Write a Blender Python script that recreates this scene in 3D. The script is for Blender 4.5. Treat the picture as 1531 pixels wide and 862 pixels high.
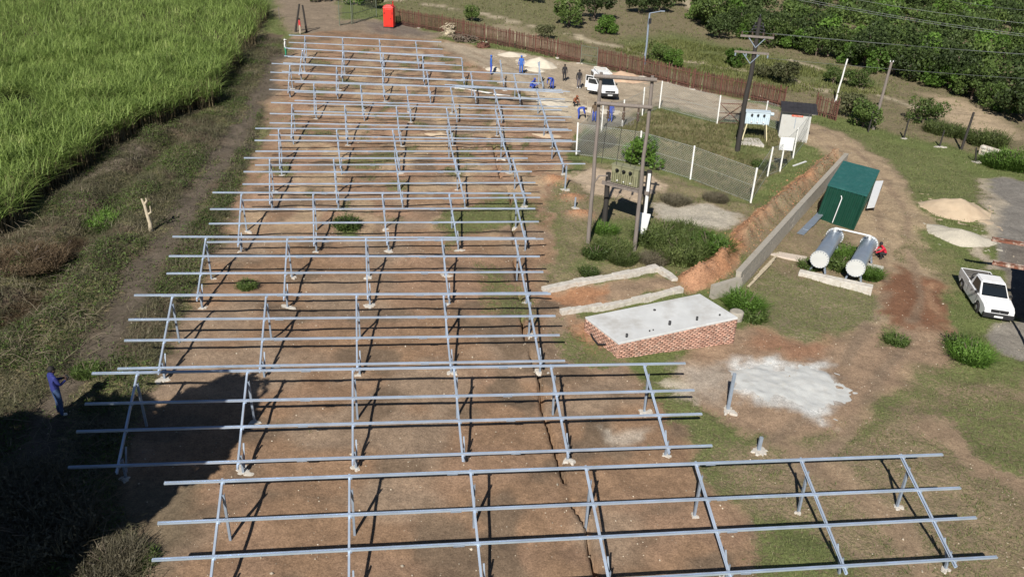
import bpy, bmesh, math, random
import numpy as np
from mathutils import Vector, Matrix, noise as mnoise

# ------------------------------------------------------------------ clear
for o in list(bpy.data.objects):
    bpy.data.objects.remove(o, do_unlink=True)
scene = bpy.context.scene
COL = scene.collection
R = math.radians
K = 1.088                                   # metres per calibration unit
PW, PH, FPX = 1531.0, 862.0, 1220.0         # photo size and focal length in photo pixels
CAMH = 17.0 * K
# ------------------------------------------------------------------ camera
_cx, _cy = PW / 2, PH / 2
_down = np.array([685 - _cx, 2850 - _cy, FPX]); _down /= np.linalg.norm(_down)
_up = -_down
_fw = np.array([0, 0, 1.0]); _Y = _fw - _up * (_fw @ _up); _Y /= np.linalg.norm(_Y)
_X = np.cross(_Y, _up)
RM = np.array([_X, _Y, _up])                # world <- camera (x right, y down, z forward)
SA, SB = -0.04993, 0.02234                  # slope of the land: down to the right, gently up going away
cam_data = bpy.data.cameras.new('camera')
cam = bpy.data.objects.new('camera', cam_data); COL.objects.link(cam)
cam_data.sensor_width = 36.0
cam_data.lens = FPX / PW * 36.0
cam_data.clip_start = 0.2; cam_data.clip_end = 6000
_m = np.eye(4); _m[:3, 0] = RM[:, 0]; _m[:3, 1] = -RM[:, 1]; _m[:3, 2] = -RM[:, 2]; _m[:3, 3] = (0, 0, CAMH)
cam.matrix_world = Matrix(_m.tolist())
scene.camera = cam
# ------------------------------------------------------------------ sky and sun
SUN_EL, SUN_AZ = 39.0, 14.0                 # shadows run away from the camera, 14 degrees to the right
world = bpy.data.worlds.new('World'); scene.world = world; world.use_nodes = True
wn = world.node_tree.nodes; wl = world.node_tree.links
for n in list(wn): wn.remove(n)
wo = wn.new('ShaderNodeOutputWorld'); bg = wn.new('ShaderNodeBackground'); sk = wn.new('ShaderNodeTexSky')
sk.sky_type = 'NISHITA'; sk.sun_disc = False
sk.sun_elevation = R(SUN_EL); sk.sun_rotation = R(180 + SUN_AZ)
sk.altitude = 300; sk.air_density = 0.65; sk.dust_density = 0.0; sk.ozone_density = 1.0
bg.inputs['Strength'].default_value = 0.05
wl.new(sk.outputs[0], bg.inputs[0]); wl.new(bg.outputs[0], wo.inputs[0])
sd = bpy.data.lights.new('sun', 'SUN'); sd.energy = 5.0; sd.angle = R(0.5); sd.color = (1.0, 0.95, 0.87)
sun = bpy.data.objects.new('sun', sd); COL.objects.link(sun)
_sd = Vector((math.sin(R(SUN_AZ)) * math.cos(R(SUN_EL)), math.cos(R(SUN_AZ)) * math.cos(R(SUN_EL)), -math.sin(R(SUN_EL))))
sun.rotation_euler = _sd.to_track_quat('-Z', 'Y').to_euler(); sun.location = (-10, -30, 60)
scene.view_settings.view_transform = 'Standard'; scene.view_settings.look = 'None'
scene.view_settings.gamma = 1.0; scene.view_settings.use_curve_mapping = False
scene.view_settings.exposure = 0.30
scene.render.engine = 'CYCLES'

# ------------------------------------------------------------------ numpy noise
def _hash(ix, iy, s):
    h = (ix.astype(np.int64) * 374761393 + iy.astype(np.int64) * 668265263 + s * 1442695041) & 0x7fffffff
    h = ((h ^ (h >> 13)) * 1274126177) & 0x7fffffff
    return ((h ^ (h >> 16)) & 0xffff) / 65535.0
def vnoise(x, y, s=0):
    x = np.asarray(x, float); y = np.asarray(y, float)
    ix = np.floor(x); iy = np.floor(y); fx = x - ix; fy = y - iy
    fx = fx * fx * (3 - 2 * fx); fy = fy * fy * (3 - 2 * fy)
    a = _hash(ix, iy, s); b = _hash(ix + 1, iy, s); c = _hash(ix, iy + 1, s); d = _hash(ix + 1, iy + 1, s)
    return (a + (b - a) * fx) * (1 - fy) + (c + (d - c) * fx) * fy
def fbm(x, y, s=0, o=4):
    t = 0; amp = .5; n = 0
    for i in range(o):
        t = t + amp * vnoise(x * 2 ** i, y * 2 ** i, s + i * 17); n += amp; amp *= .5
    return t / n
def sstep(a, b, x):
    t = np.clip((x - a) / (b - a), 0, 1); return t * t * (3 - 2 * t)

# ------------------------------------------------------------------ picture point -> land
def ray(x, y): return RM @ np.array([x - _cx, y - _cy, FPX])
def plane_pt(x, y, h=0.0):
    v = ray(x, y); t = -(CAMH - h) / (v[2] - SA * v[0] - SB * v[1]); return v[0] * t, v[1] * t
def PP(pts): return [plane_pt(*p) for p in pts]
def seg_dist(X, Y, pts, closed=False):
    """distance to a polyline and the parameter along it"""
    best = np.full(np.shape(X), 1e9); par = np.zeros(np.shape(X)); n = len(pts)
    for i in range(n if closed else n - 1):
        ax, ay = pts[i]; bx, by = pts[(i + 1) % n]
        dx, dy = bx - ax, by - ay; L = dx * dx + dy * dy + 1e-9
        t = np.clip(((X - ax) * dx + (Y - ay) * dy) / L, 0, 1)
        d = np.hypot(X - ax - t * dx, Y - ay - t * dy)
        m = d < best; best = np.where(m, d, best); par = np.where(m, i + t, par)
    return best, par
def inside(X, Y, pts):
    r = np.zeros(np.shape(X), bool); n = len(pts); j = n - 1
    for i in range(n):
        xi, yi = pts[i]; xj, yj = pts[j]
        c = ((yi > Y) != (yj > Y)) & (X < (xj - xi) * (Y - yi) / (yj - yi + 1e-12) + xi)
        r ^= c; j = i
    return r
def pmask(X, Y, pts, soft):
    """1 inside a polygon, fading over +-soft metres"""
    d, _ = seg_dist(X, Y, pts, True)
    sg = np.where(inside(X, Y, pts), d, -d)
    return sstep(-soft, soft, sg)

# key ground lines of the place, in world metres
BANK = PP([(1250, 237), (1214, 267), (1176, 300), (1120, 346), (1074, 396), (1036, 422)])       # spoil heap beside the wall
WALL = PP([(1264, 250), (1180, 347), (1103, 437)])                                              # retaining wall foot
CANE = PP([(-60, 372), (26, 343), (45, 315), (101, 277), (167, 221), (245, 185), (313, 162), (340, 112), (373, 78), (392, 42), (400, 22), (385, 2), (330, -12), (200, -30), (-300, -60), (-500, 200)])
CANE_HOLE = PP([(0, 192), (62, 190), (70, 170), (40, 158), (0, 168)])
DITCH = PP([(-40, 520), (60, 440), (110, 372), (150, 330), (190, 270), (260, 205)])
PITS = [plane_pt(830, 270), plane_pt(855, 297), plane_pt(866, 322)]
CABLE = PP([(894, 862), (883, 821), (878, 785), (855, 752), (842, 707), (830, 669), (821, 640), (811, 611), (808, 566), (797, 537), (789, 513), (783, 495), (780, 471), (784, 463), (774, 427), (770, 388), (768, 350), (763, 292), (749, 263), (743, 242), (739, 221), (732, 204)])
_w = np.array(WALL[2]) - np.array(WALL[0]); _w = _w / np.linalg.norm(_w); WALL_N = np.array([-_w[1], _w[0]]) * (1 if -_w[1] > 0 else -1)   # towards the right face
TR_PIT = PP([(822, 452), (1000, 418), (1020, 433), (836, 462)])

def gz(x, y):
    """height of the land"""
    X = np.asarray(x, float); Y = np.asarray(y, float)
    far = np.hypot(X, Y - 50)
    z = SA * X + SB * Y
    z = np.where(far > 400, z * 400 / np.maximum(far, 1), z)
    near = sstep(140, 90, far)
    # lumpy soil left by digging
    z = z + near * ((fbm(X * .9, Y * .9, 3, 3) - .5) * .26 + (fbm(X * .23, Y * .23, 9, 2) - .5) * .22)
    d, _ = seg_dist(X, Y, BANK)
    z = z + np.exp(-(d / .50) ** 2) * (.55 + 1.1 * (fbm(X * 2.3, Y * 2.3, 21, 3) - .45))
    d, _ = seg_dist(X, Y, DITCH)
    z = z - np.exp(-(d / .7) ** 2) * .45 * near + np.exp(-((d - 1.5) / 1.0) ** 2) * .38 * near * (fbm(X * .8, Y * .8, 4, 2))
    for i, (px, py) in enumerate(PITS):
        z = z + .32 * np.exp(-(((X - px) / .75) ** 2 + ((Y - py) / .6) ** 2))
    z = z + pmask(X, Y, TR_PIT, .5) * (.22 * fbm(X * 1.5, Y * 1.5, 5, 2))
    d, t = seg_dist(X, Y, CABLE); z = z - np.exp(-(d / (.05 + .03 * vnoise(Y * 2.1, X * 0, 3))) ** 2) * .6 * sstep(.26, .4, vnoise(Y * .9, X * .2, 13))
    d, _ = seg_dist(X + (WALL_N[0] * .52), Y + (WALL_N[1] * .52), WALL); z = z - np.exp(-(d / .17) ** 2) * .55
    return z
def gz1(x, y): return float(gz(np.array([x]), np.array([y]))[0])
def on(px, py, dz=0.0):
    x, y = plane_pt(px, py); return Vector((x, y, gz1(x, y) + dz))
def proj(p):
    q = RM.T @ (np.array(p, float) - np.array([0, 0, CAMH])); return np.array([_cx + FPX * q[0] / q[2], _cy + FPX * q[1] / q[2]])
def height_of(base, topy):
    """height of an upright whose foot is seen at base and whose head is at picture row topy"""
    b = on(*base); lo, hi = 0, 30
    for _ in range(40):
        m = (lo + hi) / 2
        if proj(b + Vector((0, 0, m)))[1] > topy: lo = m
        else: hi = m
    return lo
def lifted(px, py, h):
    x, y = plane_pt(px, py, h); return Vector((x, y, SA * x + SB * y + h))

# ------------------------------------------------------------------ materials
MATS = {}
def nodes_of(name):
    m = bpy.data.materials.new(name); m.use_nodes = True
    nt = m.node_tree; b = nt.nodes['Principled BSDF']; return m, nt, b
def mat(name, col, rough=.7, metal=0.0, var=.12, scale=6.0, bump=0.0, bscale=30.0, island=0.0, spec=.5, dirt=None, dirt_amt=.4, dscale=2.0, stretch=None):
    """plain paint/stone/metal with noise variation, wear and fine relief"""
    if name in MATS: return MATS[name]
    m, nt, b = nodes_of(name); N = nt.nodes; L = nt.links
    tc = N.new('ShaderNodeTexCoord'); src = tc.outputs['Object']
    if stretch:
        mp = N.new('ShaderNodeMapping'); mp.inputs['Scale'].default_value = stretch; L.new(src, mp.inputs[0]); src = mp.outputs[0]
    nz = N.new('ShaderNodeTexNoise'); nz.inputs['Scale'].default_value = scale; nz.inputs['Detail'].default_value = 5; L.new(src, nz.inputs[0])
    mr = N.new('ShaderNodeMapRange'); mr.inputs[1].default_value = .25; mr.inputs[2].default_value = .75
    mr.inputs[3].default_value = 1 - var; mr.inputs[4].default_value = 1 + var; L.new(nz.outputs[0], mr.inputs[0])
    val = mr.outputs[0]
    if island:
        ge = N.new('ShaderNodeNewGeometry'); m2 = N.new('ShaderNodeMapRange'); m2.inputs[3].default_value = 1 - island; m2.inputs[4].default_value = 1 + island
        L.new(ge.outputs['Random Per Island'], m2.inputs[0]); mu = N.new('ShaderNodeMath'); mu.operation = 'MULTIPLY'
        L.new(val, mu.inputs[0]); L.new(m2.outputs[0], mu.inputs[1]); val = mu.outputs[0]
    vm = N.new('ShaderNodeVectorMath'); vm.operation = 'SCALE'; vm.inputs[0].default_value = col[:3]; L.new(val, vm.inputs['Scale'])
    out = vm.outputs[0]
    if dirt:
        n2 = N.new('ShaderNodeTexNoise'); n2.inputs['Scale'].default_value = dscale; n2.inputs['Detail'].default_value = 6; n2.inputs['Roughness'].default_value = .65; L.new(src, n2.inputs[0])
        r2 = N.new('ShaderNodeMapRange'); r2.inputs[1].default_value = .48; r2.inputs[2].default_value = .68; r2.inputs[4].default_value = dirt_amt; L.new(n2.outputs[0], r2.inputs[0])
        mx = N.new('ShaderNodeMix'); mx.data_type = 'RGBA'; L.new(r2.outputs[0], mx.inputs[0]); L.new(out, mx.inputs[6]); mx.inputs[7].default_value = (*dirt, 1); out = mx.outputs[2]
    L.new(out, b.inputs['Base Color'])
    b.inputs['Roughness'].default_value = rough; b.inputs['Metallic'].default_value = metal
    b.inputs['Specular IOR Level'].default_value = spec
    if bump:
        n3 = N.new('ShaderNodeTexNoise'); n3.inputs['Scale'].default_value = bscale; n3.inputs['Detail'].default_value = 4; L.new(src, n3.inputs[0])
        bp = N.new('ShaderNodeBump'); bp.inputs['Strength'].default_value = bump; bp.inputs['Distance'].default_value = .02; L.new(n3.outputs[0], bp.inputs['Height']); L.new(bp.outputs[0], b.inputs['Normal'])
    MATS[name] = m; return m
def leaf_mat(name, cols, world_scale=.25, trans=.25, rough=.55):
    """foliage: each leaf takes its own tone, larger patches drift in hue"""
    m, nt, b = nodes_of(name); N = nt.nodes; L = nt.links
    ge = N.new('ShaderNodeNewGeometry'); cr = N.new('ShaderNodeValToRGB')
    cr.color_ramp.elements[0].color = (*cols[0], 1); cr.color_ramp.elements[1].color = (*cols[-1], 1)
    for i, c in enumerate(cols[1:-1]):
        e = cr.color_ramp.elements.new((i + 1) / (len(cols) - 1)); e.color = (*c, 1)
    oi = N.new('ShaderNodeObjectInfo')
    tc = N.new('ShaderNodeTexCoord'); va = N.new('ShaderNodeVectorMath'); va.operation = 'ADD'
    L.new(tc.outputs['Object'], va.inputs[0]); L.new(oi.outputs['Location'], va.inputs[1])
    nz = N.new('ShaderNodeTexNoise'); nz.inputs['Scale'].default_value = world_scale; nz.inputs['Detail'].default_value = 4; L.new(va.outputs[0], nz.inputs[0])
    a1 = N.new('ShaderNodeMath'); a1.operation = 'MULTIPLY'; a1.inputs[1].default_value = .5; L.new(ge.outputs['Random Per Island'], a1.inputs[0])
    a2 = N.new('ShaderNodeMapRange'); a2.inputs[1].default_value = .3; a2.inputs[2].default_value = .7; a2.inputs[4].default_value = .5; L.new(nz.outputs[0], a2.inputs[0])
    a3 = N.new('ShaderNodeMath'); L.new(a1.outputs[0], a3.inputs[0]); L.new(a2.outputs[0], a3.inputs[1]); L.new(a3.outputs[0], cr.inputs[0])
    hs = N.new('ShaderNodeHueSaturation'); mr = N.new('ShaderNodeMapRange'); mr.inputs[3].default_value = .75; mr.inputs[4].default_value = 1.2
    L.new(oi.outputs['Random'], mr.inputs[0]); L.new(mr.outputs[0], hs.inputs['Value']); L.new(cr.outputs[0], hs.inputs['Color'])
    L.new(hs.outputs[0], b.inputs['Base Color']); b.inputs['Roughness'].default_value = rough
    b.inputs['Specular IOR Level'].default_value = .25
    if trans:
        tr = N.new('ShaderNodeBsdfTranslucent'); L.new(hs.outputs[0], tr.inputs[0]); ms = N.new('ShaderNodeMixShader'); ms.inputs[0].default_value = trans
        L.new(b.outputs[0], ms.inputs[1]); L.new(tr.outputs[0], ms.inputs[2]); L.new(ms.outputs[0], N['Material Output'].inputs['Surface'])
    MATS[name] = m; return m

M_GALV = mat('galvanised_steel', (.58, .68, .82), .34, .55, .16, 1.3)
M_GALV2 = mat('galvanised_steel_dull', (.27, .32, .39), .68, .30, .15, 5.0)
M_CONC = mat('concrete_white', (.54, .51, .46), .9, 0, .14, 4, .5, 25, dirt=(.32, .25, .18), dirt_amt=.55, dscale=5)
M_SLAB = mat('slab_screed', (.56, .57, .57), .85, 0, .10, 1.6, .3, 30, dirt=(.40, .385, .36), dirt_amt=.75, dscale=.9)
M_WALLC = mat('grey_blockwork', (.37, .34, .29), .9, 0, .18, 3, .6, 18, dirt=(.2, .17, .13), dirt_amt=.6, dscale=3)
M_MORTAR = mat('mortar', (.54, .46, .39), .95, 0, .1, 10, .3, 40)
M_BRICK = mat('red_brick', (.44, .25, .185), .9, 0, .1, 14, .4, 60, island=.30, dirt=(.56, .46, .38), dirt_amt=.6, dscale=7)
M_TIMBER = mat('weathered_timber', (.20, .17, .15), .85, 0, .25, 2.5, .5, 20, stretch=(8, 8, .6))
M_TIMBER_D = mat('tarred_timber', (.034, .030, .027), .8, 0, .3, 3, .4, 20, stretch=(8, 8, .6))
M_RUST = mat('rusty_steel', (.105, .045, .032), .88, .0, .3, 9, .4, 40, island=.4, dirt=(.17, .085, .052), dirt_amt=.5, dscale=5)
M_WHITEP = mat('white_paint_post', (.78, .78, .75), .6, 0, .08, 4, dirt=(.4, .34, .27), dirt_amt=.35, dscale=4)
M_CAR = mat('white_car_paint', (.80, .81, .82), .22, 0, .02, 2, spec=.6, dirt=(.62, .57, .50), dirt_amt=.25, dscale=1.5)
M_GLASS = mat('dark_glass', (.012, .016, .02), .06, 0, .05, 2, spec=.8)
M_BLACK = mat('black_plastic', (.018, .018, .02), .55, 0, .15, 8)
M_TYRE = mat('tyre_rubber', (.022, .021, .02), .85, 0, .2, 10, dirt=(.15, .11, .08), dirt_amt=.4, dscale=8)
M_RIM = mat('wheel_rim', (.45, .46, .48), .4, .7, .1, 8)
M_LAMP = mat('lamp_glass', (.75, .76, .78), .12, 0, .05, 4, spec=.8)
M_GREENC = mat('green_sheet', (.005, .046, .029), .42, .0, .10, 2.0, dirt=(.009, .066, .043), dirt_amt=.5, dscale=1.5)
M_GREENR = mat('green_roof_sheet', (.022, .105, .095), .38, .0, .10, 2.0, dirt=(.06, .16, .15), dirt_amt=.5, dscale=2.5)
M_TANK = mat('tank_silver', (.40, .46, .53), .36, .6, .08, 2.5, dirt=(.36, .38, .4), dirt_amt=.4, dscale=3)
M_TANKEND = mat('tank_head', (.72, .73, .72), .45, .35, .06, 3)
M_GATE = mat('green_grey_gate', (.13, .15, .11), .7, .2, .15, 4)
M_REDP = mat('red_plastic', (.74, .035, .022), .42, 0, .05, 3, spec=.5)
M_TRGREEN = mat('grey_green_paint', (.22, .22, .13), .6, 0, .14, 3, dirt=(.3, .27, .19), dirt_amt=.4, dscale=3)
M_TRBLUE = mat('pale_blue_paint', (.52, .62, .68), .5, 0, .08, 3, dirt=(.4, .42, .42), dirt_amt=.3, dscale=3)
M_YELLOW = mat('cream_paint', (.62, .56, .36), .6, 0, .1, 4)
M_HUTW = mat('hut_plaster', (.50, .50, .48), .85, 0, .12, 2, .3, 20, dirt=(.33, .32, .29), dirt_amt=.5, dscale=2)
M_HUTR = mat('hut_roof_sheet', (.045, .042, .045), .6, .2, .2, 2)
M_SIGNRED = mat('red_sign_paint', (.55, .13, .08), .6, 0, .3, 9, dirt=(.7, .66, .6), dirt_amt=.7, dscale=8)
M_SHEET = mat('white_sheet', (.74, .75, .75), .5, .1, .05, 2)
M_WIRE = mat('fence_wire', (.50, .53, .50), .5, .5, .1, 4)
M_CABLE = mat('power_cable', (.17, .185, .18), .5, .4, .1, 2)
M_CERAM = mat('insulator', (.10, .07, .055), .25, 0, .1, 6, spec=.7)
M_SAND = mat('pile_sand', (.47, .37, .26), .95, 0, .10, 2.0, .5, 30, dirt=(.38, .27, .18), dirt_amt=.35, dscale=1.2)
M_GRAVEL = mat('pile_gravel', (.48, .44, .36), .95, 0, .22, 22.0, .9, 40)
M_PALES = mat('pile_pale_sand', (.58, .52, .42), .95, 0, .10, 2.5, .5, 30)
M_REDSOIL = mat('pile_red_sand', (.50, .35, .24), .95, 0, .12, 2.5, .5, 30)
M_BARK = mat('bark', (.13, .10, .075), .95, 0, .3, 5, .7, 18)
M_BARKP = mat('pale_stripped_wood', (.48, .41, .30), .9, 0, .25, 6, .5, 18)
M_SOILP = mat('dug_soil', (.22, .13, .08), .95, 0, .25, 3, .8, 12)

# ------------------------------------------------------------------ objects
def props(o, label=None, cat=None, group=None, kind=None):
    if label: o['label'] = label
    if cat: o['category'] = cat
    if group: o['group'] = group
    if kind: o['kind'] = kind
    return o
def thing(name, loc, label, cat, group=None, rz=0.0):
    o = bpy.data.objects.new(name, None); COL.objects.link(o); o.location = loc; o.rotation_euler.z = rz
    o.empty_display_size = .3
    return props(o, label, cat, group)
def link_mesh(name, me, m, parent=None, loc=(0, 0, 0)):
    o = bpy.data.objects.new(name, me); COL.objects.link(o)
    if m is not None and len(me.materials) == 0:
        for x in (m if isinstance(m, (list, tuple)) else [m]): me.materials.append(x)
    o.location = loc
    if parent: o.parent = parent
    return o
def mesh_np(name, V, F, smooth=False):
    """fast mesh from arrays; F is (n,3) or (n,4)"""
    me = bpy.data.meshes.new(name); V = np.asarray(V, np.float32); F = np.asarray(F, np.int32)
    k = F.shape[1]
    me.vertices.add(len(V)); me.vertices.foreach_set('co', V.ravel())
    me.loops.add(F.size); me.loops.foreach_set('vertex_index', F.ravel())
    me.polygons.add(len(F)); me.polygons.foreach_set('loop_start', np.arange(0, F.size, k, dtype=np.int32))
    me.polygons.foreach_set('loop_total', np.full(len(F), k, np.int32))
    if smooth: me.polygons.foreach_set('use_smooth', np.ones(len(F), bool))
    me.update(calc_edges=True); return me
class MB:
    """collects shapes into one mesh; vertices in world or local metres"""
    def __init__(s): s.v = []; s.f = []; s.sm = []
    def add(s, vs, fs, smooth=False):
        n = len(s.v); s.v += [Vector(p) for p in vs]; s.f += [tuple(i + n for i in f) for f in fs]; s.sm += [smooth] * len(fs)
    def box(s, c, d, rz=0.0, M=None):
        x, y, z = d[0] / 2, d[1] / 2, d[2] / 2
        q = [Vector((i * x, j * y, k * z)) for k in (-1, 1) for j in (-1, 1) for i in (-1, 1)]
        if M is None: M = Matrix.Rotation(rz, 3, 'Z')
        q = [M @ p + Vector(c) for p in q]
        s.add(q, [(0, 2, 3, 1), (4, 5, 7, 6), (0, 1, 5, 4), (2, 6, 7, 3), (0, 4, 6, 2), (1, 3, 7, 5)])
    def frame(s, p0, p1, up=(0, 0, 1)):
        d = (Vector(p1) - Vector(p0)); u = d.normalized(); z = Vector(up)
        x = u.cross(z)
        if x.length < 1e-4: x = u.cross(Vector((0, 1, 0)))
        x.normalize(); z = x.cross(u).normalized(); return u, x, z
    def prof(s, p0, p1, poly, up=(0, 0, 1)):
        """sweep a closed 2-D section (x across, z up) along a straight line"""
        u, x, z = s.frame(p0, p1, up); n = len(poly)
        a = [Vector(p0) + x * q[0] + z * q[1] for q in poly]; b = [Vector(p1) + x * q[0] + z * q[1] for q in poly]
        s.add(a + b, [(i, (i + 1) % n, n + (i + 1) % n, n + i) for i in range(n)] + [tuple(range(n - 1, -1, -1)), tuple(range(n, 2 * n))])
    def beam(s, p0, p1, w, h, up=(0, 0, 1)):
        s.prof(p0, p1, [(-w / 2, -h / 2), (w / 2, -h / 2), (w / 2, h / 2), (-w / 2, h / 2)], up)
    def tube(s, pts, r, n=8, smooth=True, caps=True):
        pts = [Vector(p) for p in pts]; m = len(pts); rs = r if isinstance(r, (list, tuple)) else [r] * m
        vs = []; prev = None
        for i, p in enumerate(pts):
            d = (pts[min(i + 1, m - 1)] - pts[max(i - 1, 0)]).normalized()
            ref = prev if prev is not None else (Vector((1, 0, 0)) if abs(d.z) > .8 else Vector((0, 0, 1)))
            x = (ref - d * ref.dot(d)).normalized(); y = d.cross(x); prev = x
            vs += [p + x * (rs[i] * math.cos(2 * math.pi * k / n)) + y * (rs[i] * math.sin(2 * math.pi * k / n)) for k in range(n)]
        fs = [(i * n + k, i * n + (k + 1) % n, (i + 1) * n + (k + 1) % n, (i + 1) * n + k) for i in range(m - 1) for k in range(n)]
        s.add(vs, fs, smooth)
        if caps: s.add(vs[:n], [tuple(range(n - 1, -1, -1))]); s.add(vs[-n:], [tuple(range(n))])
    def prism(s, pts, z0, z1):
        """vertical prism on a plan outline; z0, z1 numbers or lists"""
        n = len(pts); a = z0 if isinstance(z0, (list, tuple)) else [z0] * n; b = z1 if isinstance(z1, (list, tuple)) else [z1] * n
        vs = [(p[0], p[1], a[i]) for i, p in enumerate(pts)] + [(p[0], p[1], b[i]) for i, p in enumerate(pts)]
        ar = sum(pts[i][0] * pts[(i + 1) % n][1] - pts[(i + 1) % n][0] * pts[i][1] for i in range(n))
        fs = [(i, (i + 1) % n, n + (i + 1) % n, n + i) for i in range(n)] + [tuple(range(n - 1, -1, -1)), tuple(range(n, 2 * n))]
        if ar < 0: fs = [tuple(reversed(f)) for f in fs]
        s.add(vs, fs)
    def lathe(s, rz, c=(0, 0, 0), n=14, M=None, smooth=True):
        M = M or Matrix.Identity(3); vs = []
        for r, z in rz: vs += [M @ Vector((r * math.cos(2 * math.pi * k / n), r * math.sin(2 * math.pi * k / n), z)) + Vector(c) for k in range(n)]
        fs = [(i * n + k, i * n + (k + 1) % n, (i + 1) * n + (k + 1) % n, (i + 1) * n + k) for i in range(len(rz) - 1) for k in range(n)]
        s.add(vs, fs, smooth)
        s.add(vs[:n], [tuple(range(n - 1, -1, -1))]); s.add(vs[-n:], [tuple(range(n))])
    def ball(s, c, r, n=8, squash=(1, 1, 1), jitter=0.0, rnd=None, smooth=True):
        vs = []; rings = n // 2
        for i in range(rings + 1):
            t = math.pi * i / rings
            for k in range(n):
                j = 1 + (rnd.uniform(-jitter, jitter) if rnd else 0)
                vs.append((c[0] + r * j * squash[0] * math.sin(t) * math.cos(2 * math.pi * k / n), c[1] + r * j * squash[1] * math.sin(t) * math.sin(2 * math.pi * k / n), c[2] + r * j * squash[2] * math.cos(t)))
        s.add(vs, [(i * n + k, (i + 1) * n + k, (i + 1) * n + (k + 1) % n, i * n + (k + 1) % n) for i in range(rings) for k in range(n)], smooth)
    def build(s, name, m, parent=None, bevel=0.0, loc=None):
        """one mesh object; world vertices are taken relative to the parent (or to loc)"""
        org = parent.location.copy() if parent else Vector(loc or (0, 0, 0))
        q = parent
        while q is not None and q.parent is not None: q = q.parent; org = org + q.location
        local = parent is not None and getattr(s, 'local', False)
        me = bpy.data.meshes.new(name)
        vs = s.v if local else [p - org for p in s.v]
        me.from_pydata([tuple(p) for p in vs], [], s.f); me.polygons.foreach_set('use_smooth', s.sm); me.update()
        o = link_mesh(name, me, m, parent, (0, 0, 0) if parent else org)
        if bevel:
            bv = o.modifiers.new('bevel', 'BEVEL'); bv.width = bevel; bv.segments = 2; bv.limit_method = 'ANGLE'; bv.angle_limit = R(35)
        return o
def LMB():
    m = MB(); m.local = True; return m
def copy_tree(o, parent=None):
    c = o.copy(); COL.objects.link(c); c.parent = parent
    for ch in o.children: copy_tree(ch, c)
    return c
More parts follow.
